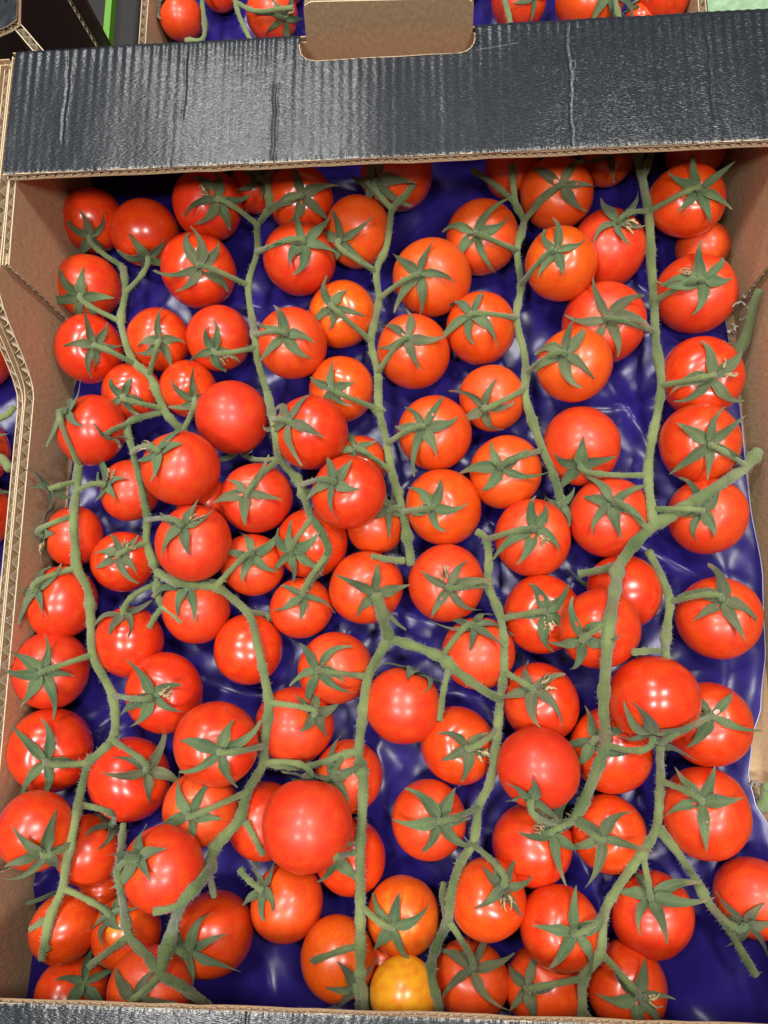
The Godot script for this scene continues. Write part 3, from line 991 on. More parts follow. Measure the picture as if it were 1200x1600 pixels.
	fruit(v, [41.4, 21.3, 33, 21.3, 0.64, 0.69, -0.34, 0.15], "", [54.1, 34.9, 26.3, 55.6, 37.3, 25, 54.9, 38.7, 23.9, 52.5, 39.6, 22.9, 48.9, 40, 22.1, 44.5, 40.1, 21.5, 39.6, 39.7, 20.9, 34.7, 38.7, 20.5, 30.2, 37.4, 20.1])
	fruit(v, [5.4, 47.8, 40.6, 21.8, 0.35, 0.93, 0.09, 0.10], "", [12.5, 66.7, 42.3, 14.1, 69, 42.6, 15.9, 68.2, 42.8, 18.3, 66.5, 42.7, 21, 64.1, 42.5, 23.8, 60.9, 42.2, 26.2, 56.1, 41.9, 27.9, 48.5, 41.9, 28.6, 38, 42.3])
	fruit(v, [-4.9, 36.9, 74.6, 19.6, 0.01, 1.00, 0.03, 0.30], "", [-4.7, 55.2, 75.1, -4, 57.9, 74.9, -2.2, 57.8, 74.4, 0.8, 56.7, 73.3, 4.7, 54.6, 71.8, 8.8, 51.1, 70.2, 12.6, 45.8, 68.8, 16.3, 39.8, 67.5, 19.6, 34.5, 66.3])
	fruit(v, [25.5, 20.2, 83.4, 20.2, -0.30, -0.55, 0.78, 0.15], "")
	fruit(v, [53.8, 46.1, 79.9, 22.6, 0.06, -0.23, -0.97, 0.05], "", [55, 41.3, 59.4, 54.4, 40.3, 56, 52.3, 39.2, 53.5, 49, 38, 52, 44.9, 36.7, 51.1, 40.4, 35.4, 50.8, 35.6, 34, 50.9, 31, 32.7, 51.2, 26.9, 31.3, 51.6])
	fruit(v, [39.5, 19.8, 124.6, 19.8, -0.63, 0.60, -0.50, 0.40], "", [27.9, 30.7, 115.4, 26.3, 32.2, 114, 24.6, 33.2, 112.6, 23.1, 34, 111.2, 21.6, 34.5, 109.7, 20.2, 34.7, 108.4, 18.9, 34.8, 107.1, 17.8, 34.6, 105.9, 16.8, 34.2, 104.9])
	fruit(v, [14.2, 18.5, -57, 18.5, 0.20, 0.95, -0.23, 0.20], "", [17.7, 34.9, -61, 17.8, 38, -61.3, 16.5, 39.5, -60.3, 14.2, 40.1, -58.3, 11.2, 39.7, -55.6, 7.7, 38.6, -52.4, 4, 37, -49, 0.4, 35.1, -45.7, -2.9, 33, -42.7])
	fruit(v, [-16.3, 17.3, -92.6, 17.3, 0.24, -0.97, -0.00, 0.15], "")
	bare_calyx(v, Vector3(-67.7, 44.7, -129), [-67.7, 44.7, -129, -66.5, 43.6, -130.8, -65.4, 42, -132.6, -64.2, 40, -134.3, -63, 37.5, -136.1, -61.8, 34.6, -137.8, -60.7, 31.3, -139.6])
	hair_part(v)
	v = vine("vine coming from under the flange second from the corner flap, with twelve red tomatoes", [-68.2, 6, -91])
	stem(v, "stem", 1.7, 2.2, [-3.4, 33.7, -125.5, -3.2, 34, -119.9, -3, 34.4, -116, -2.5, 35.1, -109.2, -2.1, 34.8, -106.3, -2.2, 32.4, -101.5, -4.2, 29.5, -98, -5.9, 28.5, -96.4, -9.4, 26.8, -93.1, -11, 25.7, -88.6, -11.1, 25.3, -85.9, -10.7, 24.6, -79.9, -10.6, 24.5, -76.8, -11.2, 24.4, -71.2, -12.7, 24.5, -65.7, -13.5, 24.5, -62.9, -15, 24.6, -57.2, -15.6, 24.7, -51.4, -15.5, 24.8, -48.6, -14.7, 25.1, -42.4, -14.2, 25.4, -39, -12.6, 26.7, -31.9, -10.8, 29.2, -24.6, -9.8, 30.9, -21, -7.7, 35.8, -13.6, -6.7, 38.3, -9.8, -5.8, 39.2, -4.1, -5.8, 35.6, -0.4, -5.8, 33.5, 1.4, -5.3, 29.9, 5, -4.1, 27.3, 9.6, -3.4, 26.6, 12.2, -1.7, 26.2, 17.7, -0.8, 26.6, 20.5, 1.1, 28.9, 26.4, 3.2, 33, 33.1, 4.4, 35.8, 36.7, 6.9, 42.4, 44, 8.5, 45.4, 50.1, 8.8, 44.9, 52.5, 8.6, 41.1, 56.6, 8.4, 38.3, 58.4, 8.9, 33.1, 61.8, 11, 29.3, 64.9, 12.5, 27.9, 66.5, 16, 26.4, 69.9, 17.7, 26.3, 71.8, 20.3, 27.2, 76.4, 22.5, 29.4, 81.8, 23.6, 30.8, 84.7, 25.7, 34.5, 90.3, 27.9, 38.3, 95.3, 29.4, 39.7, 97.9, 32.7, 41.1, 102.5, 34.2, 41.1, 104.6, 36.6, 40.5, 109.2, 38.4, 38.9, 114.2, 38.4, 38.1, 116.7, 36.4, 36.8, 120.9, 33.2, 35.8, 125.2, 31.7, 35.4, 127.4, 28.5, 34.8, 132.2, 26.9, 34.7, 134.7, 24.6, 34.8, 138.3])
	fruit(v, [-42.5, 27.8, -105.5, 22.1, 0.52, 0.78, 0.35, 0.10], "f", [-31.8, 43.9, -98.4, -29.5, 46, -97, -27, 45.8, -96, -24.1, 44.5, -94.9, -21.2, 41.9, -93.9, -18.2, 38.4, -93, -15.4, 34.4, -92.2, -12.8, 30.3, -91.5, -10.6, 26.2, -91])
	fruit(v, [-48.1, 23.2, -63.3, 23.2, 0.30, 0.90, 0.33, 0.12], "", [-41.7, 42.5, -56.1, -40, 45, -54.9, -37.5, 45, -54.1, -34.2, 43.7, -53.3, -30.5, 41.1, -52.7, -26.5, 37.5, -52.2, -22.6, 33.3, -51.8, -18.9, 29, -51.5, -15.6, 24.7, -51.4])
	fruit(v, [14.7, 21, -110.9, 21, 0.22, 0.87, 0.45, 0.25], "", [19.1, 37.9, -102.2, 19.2, 40.5, -100.7, 17.8, 41.2, -99.9, 15.3, 41.2, -99.3, 12.1, 40.1, -99, 8.4, 38.4, -98.9, 4.5, 36.2, -98.9, 0.6, 33.6, -99.2, -2.9, 30.9, -99.6])
	fruit(v, [15.6, 22.6, -68.9, 22.6, 0.28, 0.96, 0.03, 0.12], "", [21.4, 42.9, -68.3, 21.4, 45.5, -68.3, 19.4, 46, -68.7, 16.1, 46.2, -68.3, 11.9, 45.8, -67.7, 7.1, 44.4, -67.2, 1.7, 41.2, -67.5, -4.3, 34.7, -69.5, -10.8, 24.4, -73.8])
	fruit(v, [-34.1, 20, -19.1, 20, 0.08, 0.70, 0.71, 0.15], "f", [-32.6, 33, -5.8, -31.6, 35.6, -3.4, -29.4, 37.3, -2, -26.2, 38.6, -1.3, -22.4, 39.5, -1.3, -18.1, 39.8, -1.7, -13.7, 39.9, -2.4, -9.5, 39.6, -3.3, -5.8, 39.2, -4.1])
	fruit(v, [14.2, 30.9, -9.6, 20.9, -0.00, 0.99, 0.13, 0.25], "", [14.1, 50.2, -7.1, 13.5, 53.1, -6.9, 11.7, 53.5, -7.4, 9.2, 52.8, -7.9, 6.2, 51.4, -8.5, 3.1, 49.7, -9, -0.2, 47.3, -9.6, -3.8, 42.9, -11, -7.7, 35.8, -13.6])
	fruit(v, [27.3, 33.8, 46.7, 21, -0.45, 0.89, -0.04, 0.10], "", [18.5, 51.3, 45.9, 17, 53.3, 45.7, 15.3, 53.4, 45.1, 13.6, 52.6, 44.4, 11.9, 50.8, 43.7, 10.1, 48.3, 42.8, 8.5, 45.3, 42, 7, 42.2, 41.1, 5.7, 39.1, 40.4])
	fruit(v, [-23, 22.3, 32.6, 22.3, 0.07, -0.70, 0.72, 0.05], "", [-21.6, 7.9, 47.4, -20.5, 6.3, 50.2, -17.9, 7.5, 52.8, -14.3, 10, 54.9, -10, 13.9, 56.7, -5.1, 18.6, 58.3, -0.2, 23.6, 59.7, 4.6, 28.5, 60.8, 8.9, 33.1, 61.8])
	fruit(v, [-5.8, 25, 82.9, 20.5, -0.03, 0.99, 0.10, 0.15], "", [-6.3, 44, 84.9, -5.9, 47, 84.5, -4.9, 47.7, 82.8, -3.1, 47.3, 80.2, -0.9, 45.6, 76.9, 1.6, 43.1, 73.1, 4.2, 39.9, 69.1, 6.7, 36.5, 65.3, 8.9, 33.1, 61.8])
	fruit(v, [50.6, 45.2, 85.1, 20.5, -0.29, 0.95, -0.10, 0.08], "", [45.2, 63.3, 83.2, 43.5, 65.5, 82.6, 41, 64.3, 81.8, 38.1, 62.2, 81.3, 34.9, 58.9, 80.9, 31.3, 52.3, 79.9, 27.2, 42.9, 78.4, 23.5, 34.3, 77.2, 20.3, 27.2, 76.4])
	fruit(v, [26.7, 20.7, 108.6, 20.7, -0.41, 0.83, 0.38, 0.12], "", [18.8, 36.6, 115.9, 17.9, 39.2, 116.5, 18.1, 40.6, 115.7, 19.1, 41.6, 113.8, 20.7, 42, 111.1, 22.8, 42.1, 107.9, 25.2, 41.9, 104.5, 27.4, 41.1, 101.1, 29.4, 39.7, 97.9])
	fruit(v, [20.7, 17.9, 146.3, 17.9, 0.19, 0.91, -0.37, 0.20], "", [23.9, 32.9, 140.1, 25, 36.1, 138.3, 26.4, 38, 135.9, 28.1, 39.3, 133.1, 30, 39.9, 130.2, 32.1, 39.8, 127.1, 34.1, 39.3, 124.1, 36, 38.4, 121.3, 37.6, 37.4, 118.8])
	fruit(v, [-16.1, 16.3, -124.5, 16.3, 0.40, 0.89, 0.23, 0.20], "", [-10.1, 29.7, -121, -9.2, 31.4, -120.4, -8.3, 32.7, -119.5, -7.3, 33.7, -118.4, -6.3, 34.5, -117.2, -5.3, 34.9, -115.9, -4.4, 35.1, -114.6, -3.5, 35.1, -113.4, -2.8, 34.9, -112.3])
	hair_part(v)
	v = vine("vine of tomatoes running close along the low white corrugated rim", [-165, 6, 115.1])
	stem(v, "stem", 2.4, 2.0, [-13.5, 33.7, -143.2, -14.9, 31.1, -139.3, -15.5, 30, -136.4, -16, 29, -130, -16, 29.1, -126.9, -15.5, 30.5, -121.1, -14.5, 32.9, -115.2, -13.8, 34.2, -112.2, -12.6, 35.8, -106.4, -12.2, 36, -103.4, -11.6, 35.1, -97.7, -11.5, 33.6, -92.8, -11.5, 32.9, -90.1, -11.5, 31.8, -84.9, -9.9, 31.1, -80, -8.4, 30.9, -77.7, -5.2, 30.5, -72.8, -4.1, 30.4, -70.3, -2.9, 30.2, -65.7, -2.2, 29.9, -60.8, -1.8, 29.8, -58.2, -0.9, 30.3, -53.2, -0.4, 30.8, -50.8, 0.8, 32.3, -45.6, 2, 34, -40.4, 2.5, 34.3, -37.8, 3.2, 33.6, -33.1, 4.5, 31.4, -28.4, 5.4, 30.1, -26, 7.4, 27.9, -21.5, 8.4, 27, -19.5, 10.4, 25.8, -15.4, 12.7, 25.1, -10.9, 13.4, 25, -8.5, 14.4, 25.3, -4.1, 14.9, 25.7, -1.4, 16, 26.9, 4, 16.8, 28.9, 8.9, 17, 30.3, 10.8, 16.2, 33.5, 14.5, 15.2, 35.1, 16.1, 12.5, 36.8, 19, 9.6, 37, 21.5, 7.8, 36.9, 22.7, 5.9, 36.7, 25.9, 5.4, 36.6, 28, 4.3, 36.1, 32.7, 3.4, 35.7, 37, 3.2, 36.1, 39.2, 3.5, 38.3, 43.2, 5, 42.6, 46.5, 6, 45.2, 48.1, 7.4, 49.3, 51.7, 7.7, 50.5, 53.6, 7.8, 51.9, 57.5, 7, 51.7, 62.1, 6.2, 50.9, 64.6, 4.1, 48, 69.8, 3.1, 46.5, 72.2, 1.7, 44, 77, 0.7, 42.4, 81.6, 0.3, 42, 83.7, -0.5, 42.1, 87.6, -1.5, 43.3, 91, -1.9, 44.2, 92.7, -2.5, 46, 96, -2.7, 47, 97.6, -2.9, 48.5, 101.6, -3.1, 49.6, 105.7, -3.3, 49.8, 107.7, -4, 49.5, 111.7, -4.4, 49.1, 113.9, -5.2, 48.4, 117.5])
	stem(v, "side_stem", 1.5, 1.4, [-3.3, 46.9, 98.2, -6.6, 46.9, 100.4, -8.5, 46.8, 101.7, -13.4, 46.6, 104.6])
	stem(v, "side_stem", 1.3, 1.2, [-3.5, 49.8, 109.6, -1.7, 48.8, 113.4])
	fruit(v, [-20.5, 18.2, -102.8, 18.2, -0.88, 0.48, 0.01, 0.10], "f", [-35.3, 26.2, -102.6, -37.6, 28.1, -102.9, -37.6, 29.7, -103.6, -35.5, 31.4, -104.7, -31.5, 33.6, -105.9, -26.7, 35.6, -107.2, -21.9, 36.2, -108.8, -17.6, 35.5, -110.5, -13.8, 34.2, -112.2])
	fruit(v, [-23.3, 20.9, -63, 20.9, -0.35, 0.89, -0.30, 0.08], "", [-30.1, 38.2, -68.8, -30.7, 41, -70.1, -30, 41.9, -71.8, -28, 41.9, -73.5, -25.1, 40.8, -75.4, -21.6, 39, -77.3, -17.9, 36.7, -79.1, -14.2, 34.1, -80.8, -10.9, 31.4, -82.3])
	fruit(v, [-26.2, 21.7, -24.6, 21.7, 0.25, 0.97, 0.04, 0.08], "", [-21.2, 41.2, -23.8, -19.7, 44.2, -24, -17.5, 45.2, -24.6, -14.4, 45.1, -25.7, -10.9, 43.9, -27, -7.2, 41.9, -28.6, -3.4, 39.3, -30.2, 0.1, 36.5, -31.8, 3.2, 33.6, -33.1])
	fruit(v, [42.4, 25.3, -12.5, 21.9, -0.02, 0.99, 0.10, 0.10], "f", [42, 45.6, -10.5, 41.1, 48.4, -10.1, 38.6, 48.2, -10, 35.3, 47.1, -10, 31.6, 45.3, -10.1, 27.1, 41.5, -10.3, 21.8, 35.6, -10.5, 16.9, 29.9, -10.6, 12.7, 25.1, -10.9])
	fruit(v, [-21.7, 23, 19.4, 23, 0.35, 0.92, 0.17, 0.08], "", [-14.2, 42.8, 23, -12.6, 45.4, 23.5, -10.5, 46.2, 23.9, -7.9, 46.3, 24.2, -4.9, 45.3, 24.3, -1.9, 43.7, 24.4, 1.2, 41.6, 24.4, 4, 39.2, 24.3, 6.5, 36.8, 24.3])
	fruit(v, [24, 22.4, 34.4, 22.4, 0.69, 0.65, -0.32, 0.08], "", [38.3, 36, 27.7, 40, 38.1, 26.2, 39.5, 38.8, 24.5, 37.4, 38.9, 22.5, 34.2, 38.6, 20.4, 30.3, 38, 18.2, 25.9, 36.6, 16.2, 21.2, 34.4, 14.3, 16.8, 31.8, 12.7])
	fruit(v, [-13.2, 48.8, 56.4, 19.6, 0.58, 0.69, 0.44, 0.12], "", [-2.7, 61.4, 64.3, -1.3, 62.5, 65.1, -0.1, 62.3, 65.4, 1.3, 61.6, 65.3, 2.6, 60.3, 64.9, 3.9, 58.4, 64.3, 5, 56.3, 63.6, 6.1, 54, 62.8, 7, 51.7, 62.1])
	fruit(v, [3.9, 23.3, 71.5, 18.4, 0.69, -0.00, -0.73, 0.20], "", [15.7, 23.2, 59, 17.6, 23.7, 56.2, 22.3, 35.5, 51.8, 22.6, 40.3, 49.2, 20, 40.9, 47.8, 15.9, 39.9, 47, 11, 38.2, 46.5, 7, 38.4, 45.9, 4.1, 40.2, 45.1])
	fruit(v, [27.7, 22.2, 112.7, 18.1, -0.29, 0.66, -0.70, 0.35], "y", [22.8, 33.2, 101.1, 21.2, 35.7, 98.3, 18.8, 37.6, 95.9, 15.9, 39.2, 93.6, 12.7, 40.4, 91.6, 9.3, 41.2, 89.8, 5.9, 41.7, 88.2, 2.7, 41.9, 86.9, -0.1, 41.9, 85.8])
	fruit(v, [-2.7, 30.7, 108.6, 17.5, -0.30, -0.55, -0.78, 0.30], "")
	fruit(v, [11.9, 18.3, -130.1, 18.3, -0.54, 0.84, -0.05, 0.15], "f", [2.7, 32.6, -130.9, 0.7, 34.7, -131, -1.6, 35.6, -130.8, -4.1, 35.8, -130.3, -6.6, 35.3, -129.7, -9.2, 34.2, -129, -11.7, 32.7, -128.3, -14, 30.9, -127.5, -16, 29.1, -126.9])
	fruit(v, [-8.5, 30.4, -164.7, 20.9, -0.46, 0.83, -0.31, 0.12], "", [-17.5, 46.7, -170.7, -18.9, 49.1, -170.9, -19.5, 49.7, -169.3, -18.7, 50.1, -165.9, -16.9, 50.2, -161.2, -14.9, 49.2, -155.9, -13.4, 46.2, -150.9, -12.9, 41, -146.5, -13.5, 33.7, -143.2])
	fruit(v, [6.3, 11, 94.9, 11, 0.12, -0.61, 0.78, 0.30], "")
	bare_calyx(v, Vector3(-27.3, 39, -126.8), [-27.3, 39, -126.8, -25.4, 38.5, -127.9, -23.5, 37.5, -128.9, -21.6, 36.1, -130, -19.7, 34.3, -131.1, -17.7, 32, -132.2, -15.8, 29.3, -133.3])
	hair_part(v)
	v = vine("straight vine of orange-red tomatoes that forks just under the flange below the handle cutout", [3.3, 6, -90.4])
	stem(v, "stem", 1.8, 2.3, [15.9, 36.1, -109.1, 13, 34.7, -105.7, 11, 33.9, -103.4, 6.7, 33, -99.3, 4.2, 32.9, -97.3, 1.9, 32.8, -92.4, 1.1, 33.1, -86.2, 0.7, 32.9, -82.9, -0.1, 31.2, -77, -0.7, 30.1, -74.5, -2.2, 28.2, -70, -4.8, 26.7, -65.5, -6.1, 26.2, -63.1, -7.8, 25.4, -58, -7.7, 25, -52.3, -7.2, 24.8, -49.4, -6.3, 24.7, -43.3, -6.2, 24.8, -40.2, -6.8, 25.2, -35.1, -7.9, 25.5, -29.3, -8.6, 25.5, -26.4, -9.8, 25.1, -20.8, -10.3, 25, -18.1, -10.8, 24.9, -13, -10.2, 24.7, -7.2, -9.5, 24.6, -4.4, -8, 24.5, 1.4, -6.9, 24.5, 7.2, -6.6, 24.5, 9.9, -6.5, 24.5, 15.7, -6.5, 24.5, 18.7, -6.4, 24.5, 24.5, -6, 24.5, 29.9, -5.6, 24.5, 32.6, -4.4, 24.5, 37.9, -3.8, 24.5, 40.5, -2.4, 24.5, 45.8, -1.3, 24.5, 51.1, -0.9, 24.5, 53.9, 0, 24.5, 59.4, 0.5, 24.5, 62.2, 1.5, 24.5, 67.7, 2.8, 24.6, 72.8, 3.5, 24.6, 75.4, 5, 24.6, 80.8, 5.8, 24.5, 83.6, 7.2, 24.5, 89, 8.3, 24.6, 94.3, 8.9, 24.6, 97, 9.9, 24.7, 102.7, 10.7, 25.1, 108.2, 11.1, 25.5, 110.7, 11.8, 26.7, 114.9, 12.1, 27.4, 117.7, 12.6, 29.1, 122.5])
	stem(v, "side_stem", 1.7, 1.5, [8.9, 27.9, 120.1, 4.7, 29.6, 120.1, 2, 30.9, 120, -2.8, 33.8, 119.6, -5.3, 34.9, 119.1, -9.1, 35.9, 118.1])
	stem(v, "side_stem", 1.7, 1.5, [2.5, 32.7, -94.7, -0.7, 31.7, -99, -4.8, 32.4, -103.5, -6.5, 33, -105.3, -10, 34.1, -109.4, -12.7, 34.6, -112.8])
	fruit(v, [4.7, 22.9, -126.1, 22.9, -0.55, 0.57, 0.61, 0.35], "", [-7, 35.1, -113.1, -8.3, 36.6, -110.8, -8.4, 37.3, -108.5, -7.6, 37.5, -106, -6.1, 37.2, -103.5, -4.1, 36.4, -101, -1.9, 35.4, -98.7, 0.4, 34.1, -96.6, 2.5, 32.7, -94.7])
	fruit(v, [-19.4, 21.9, -86.7, 21.9, -0.50, 0.61, 0.61, 0.50], "", [-29.5, 34.3, -74.2, -30.6, 36.1, -71.7, -29.8, 36.5, -69.5, -27.6, 36, -67.1, -24.3, 34.7, -64.9, -20.3, 32.8, -62.9, -16, 30.5, -61, -11.7, 27.9, -59.4, -7.8, 25.4, -58])
	fruit(v, [26.1, 25, -52.8, 23.3, -0.33, 0.87, 0.36, 0.55], "", [19, 44, -44.9, 17.2, 46.4, -43.6, 14.6, 46.2, -42.8, 11.4, 44.7, -41.9, 7.9, 41.9, -41.3, 4.1, 38.1, -40.9, 0.4, 33.8, -40.5, -3.1, 29.2, -40.3, -6.2, 24.8, -40.2])
	fruit(v, [-29.3, 20.7, -32.9, 20.7, -0.20, 0.96, 0.18, 0.55], "", [-33.2, 39.2, -29.6, -33.3, 42, -28.5, -31.9, 42.5, -27.1, -29.4, 41.6, -25, -26.1, 39.5, -22.6, -22.3, 36.4, -20, -18.2, 32.7, -17.5, -14.3, 28.8, -15.1, -10.8, 24.9, -13])
	fruit(v, [14.5, 21.9, -6.7, 21.9, -0.12, 0.99, 0.02, 0.40], "", [12.1, 42.1, -6.3, 11.2, 44.9, -5.8, 9.5, 45.1, -4.9, 7.2, 44, -3.3, 4.5, 41.7, -1.1, 1.6, 38.7, 1.3, -1.4, 34.4, 3.6, -4.3, 29.3, 5.4, -6.9, 24.5, 7.2])
	fruit(v, [-29.2, 19.9, 15.4, 19.9, -0.21, 0.93, 0.29, 0.50], "", [-33.2, 37.2, 20.8, -33.1, 40, 22, -31.4, 40.5, 23.2, -28.4, 39.8, 24.5, -24.4, 37.9, 25.7, -19.8, 35.1, 26.9, -15, 31.7, 28.1, -10.2, 28.1, 29.1, -6, 24.5, 29.9])
	fruit(v, [26.6, 21.8, 44.3, 21.8, -0.31, 0.95, 0.09, 0.45], "", [20.4, 41, 46.1, 18.8, 43.7, 46.5, 16.5, 43.8, 47, 13.7, 42.8, 47.6, 10.7, 40.3, 48.4, 7.5, 36.9, 49.1, 4.3, 32.9, 49.9, 1.3, 28.7, 50.6, -1.3, 24.5, 51.1])
	fruit(v, [31.2, 21.7, 88.4, 21.7, -0.26, 0.94, 0.20, 0.45], "", [25.9, 40.8, 92.4, 24.5, 43.5, 93.1, 22.6, 43.6, 93.3, 20.3, 42.6, 93.4, 17.8, 40.2, 93.2, 15.1, 37.2, 93, 12.5, 33.6, 92.6, 10, 29.2, 92.2, 7.8, 24.6, 91.6])
	fruit(v, [-16.9, 15.8, 59.4, 15.8, -0.12, 0.97, -0.23, 0.30], "", [-18.6, 29.9, 55.9, -18.4, 32.9, 55.5, -17.1, 34.1, 55.9, -14.8, 34.3, 57.2, -11.8, 33.4, 59, -8.5, 31.7, 61.1, -5, 29.5, 63.4, -1.5, 27, 65.7, 1.5, 24.5, 67.7])
	fruit(v, [-8.7, 17, 98.3, 17, 0.53, 0.74, -0.41, 0.30], "", [-0.2, 28.7, 91.9, 0.6, 29.5, 91.3, 1.6, 29.7, 90.8, 2.6, 29.5, 90.3, 3.6, 29, 89.9, 4.6, 28.1, 89.6, 5.5, 27, 89.4, 6.4, 25.8, 89.1, 7.2, 24.5, 89])
	hair_part(v)
	v = vine("gently bent vine with a long bare cut side stalk at the flange and orange-red tomatoes", [81.6, 6, -125.8])
	stem(v, "stem", 1.8, 2.2, [-3, 34.9, -85.5, -2.7, 33.2, -82.2, -2.5, 32, -79.9, -2.1, 29.5, -74.4, -1.8, 28.4, -71.6, -1.3, 26.8, -66.1, 0.1, 26.1, -61, 1.7, 26, -58.2, 3.7, 26.3, -52.1, 2.8, 27.5, -46.4, 1.9, 28.2, -43.1, 0, 29, -36.8, -0.9, 27.6, -31.6, -0.9, 27, -29.3, -0.3, 25.9, -24.2, 0.1, 25.5, -21.6, 0.8, 25, -16, 1, 25.1, -10.4, 0.7, 25.4, -7.2, -0.6, 26.3, -0.9, -1.4, 26.9, 2.4, -2.6, 28.7, 9.1, -2.6, 29.6, 15.3, -2.2, 28.8, 17.9, -0.9, 27.1, 23, 0.5, 26, 28.3, 1, 25.8, 30.7, 1.8, 25.7, 36.1, 2, 26.3, 42.5, 2, 26.8, 45.8, 1.3, 28.5, 51.4, 0.8, 29.5, 54.3, 0.5, 30.2, 59.5, 1.6, 28.5, 64.5, 2.4, 27.7, 67.2, 4.1, 26.5, 72.6, 4.7, 26.4, 74.8, 6.1, 26.5, 79.8, 7.5, 27.2, 85.1, 8.2, 27.7, 87.8, 9.6, 29.1, 92.9, 11.2, 29.7, 97.7, 12.1, 29.5, 99.9, 14.1, 28.2, 104.1, 15.7, 26.8, 108.2, 16.5, 26.2, 110.7, 17.9, 24.9, 116.1, 18.4, 24.5, 118.7, 19.2, 23.9, 122.5])
	stem(v, "side_stem", 1.6, 1.4, [-1, 26.4, -63.9, -3.7, 25.6, -67.8, -5.7, 25.3, -70.3, -10, 25.1, -75.3, -14.6, 25, -79.6, -20.2, 25.2, -84, -22.9, 25.3, -86, -26.9, 25.6, -88.8])
	fruit(v, [-21.4, 22.4, -44.4, 22.4, -0.22, 0.89, 0.40, 0.35], "", [-26, 40.8, -36.1, -26, 43.4, -34.6, -24.4, 43.8, -33.7, -21.6, 43.2, -32.8, -18, 41.8, -31.9, -13.8, 39.7, -31.1, -9.4, 36.6, -30.7, -4.9, 32.3, -31, -0.9, 27.6, -31.6])
	fruit(v, [24.5, 25.6, -69.7, 21.9, -0.05, 0.94, 0.33, 0.35], "", [23.5, 44.8, -63, 22.8, 47.4, -61.6, 21.2, 47.4, -60.4, 18.9, 46.1, -58.8, 16, 43.3, -57.3, 12.8, 39.6, -55.8, 9.6, 35.3, -54.4, 6.5, 30.7, -53.2, 3.7, 26.3, -52.1])
	fruit(v, [22.8, 37.9, -16.3, 20.9, -0.31, 0.94, 0.11, 0.50], "", [16.7, 56.2, -14.1, 15.2, 58.5, -13.7, 13.4, 57.6, -13.3, 11.2, 55.9, -12.1, 8.7, 53.4, -10.5, 6.2, 49.6, -8.9, 4, 43.6, -8.2, 2.3, 34.8, -9, 1, 25.1, -10.4])
	fruit(v, [27.6, 39, 46.6, 21, -0.41, 0.91, 0.00, 0.55], "", [19.5, 56.8, 46.6, 17.7, 59, 46.6, 15.6, 57.9, 46.3, 13.2, 55.8, 46.4, 10.5, 52.7, 46.9, 8, 48.2, 47.2, 5.7, 41.4, 46.9, 3.8, 33.6, 46.2, 2, 26.8, 45.8])
	fruit(v, [-23.4, 21.1, 14.9, 21.1, -0.34, 0.94, 0.04, 0.40], "", [-30.1, 39.5, 15.7, -30.5, 42.4, 15.7, -29, 43.2, 15.4, -26, 43.3, 15.3, -22.1, 43, 15.5, -17.5, 42.2, 15.7, -12.5, 40, 15.5, -7.6, 35.8, 14.5, -2.8, 29.5, 12.5])
	fruit(v, [-17.5, 19.6, 58.1, 19.6, -0.30, 0.76, 0.57, 0.40], "", [-23, 33.5, 68.5, -23.4, 36, 70.1, -22.1, 37, 70.1, -19.5, 37.5, 69.3, -16.1, 37.8, 67.7, -12.2, 37.8, 65.8, -7.9, 36.8, 63.3, -3.6, 34.2, 60.3, 0.4, 30.2, 57])
	fruit(v, [-11, 21.1, 103.7, 21.1, -0.23, 0.97, 0.08, 0.50], "", [-15.5, 40.1, 105.3, -15.6, 43, 105.2, -14, 43.7, 104.3, -11.2, 43.5, 103, -7.6, 42.7, 101.4, -3.5, 41.2, 99.7, 1, 38, 97.5, 5.5, 33.4, 95.1, 9.6, 29.1, 92.9])
	fruit(v, [-1.3, 17.5, -92.7, 17.5, 0.15, -0.70, -0.70, 0.35], "")
	bare_calyx(v, Vector3(19.5, 24, 123.2), [19.5, 24, 123.2, 19.4, 25.1, 123.1, 19.4, 25.7, 123, 19.3, 25.9, 122.8, 19.3, 25.7, 122.7, 19.2, 25, 122.6, 19.2, 23.9, 122.5])
	hair_part(v)
	v = vine("short vine joining three large tomatoes in the corner at the near flange", [-104, 6, 220.3])
	stem(v, "stem", 1.6, 2.3, [-34, 34.1, -49.7, -33.2, 36.1, -46.3, -32.3, 38.4, -44.2, -29.4, 46.2, -40.9, -27.4, 51.9, -40, -22.5, 65.8, -39.1, -19.8, 73, -36.9, -19, 74.5, -35.4, -17.5, 76, -31.9, -16.9, 74.5, -27.4, -17.8, 70.6, -24.3, -21.6, 58.7, -16.9, -23.1, 53.7, -13.3, -24.9, 46.9, -6.9, -25, 43.8, -1.7, -24.4, 43.5, 0.3, -21.9, 44.8, 3.4, -19.9, 45.9, 4.6, -15.4, 48.8, 6.5, -11, 51.8, 8, -9.2, 53.1, 8.8, -5.6, 55.3, 11.8, -4, 55.9, 13.5, -0.4, 55.9, 16.1, 3.4, 54.1, 18.4, 5.3, 52.7, 19.8, 8, 49.2, 23.1, 10, 43.4, 27.9, 11, 39.6, 30.7, 13, 33.1, 36.1, 14.1, 30.5, 38.4, 15.8, 27.3, 41.5])
	stem(v, "side_stem", 1.7, 1.5, [-24.1, 43.8, 2.9, -27.2, 42.8, 5.1, -29.1, 42.5, 6.5, -33.3, 41.9, 9.4, -35.3, 41.3, 10.9, -40.4, 38.6, 14.7, -43.2, 36.8, 16.9, -47.2, 34.2, 20])
	stem(v, "side_stem", 1.5, 1.4, [-2.5, 56, 15.6, -4.3, 58, 17.6, -6.9, 59.6, 20.6, -8.1, 60.4, 21.8, -11, 61.7, 23.9, -13.4, 62.3, 25.6])
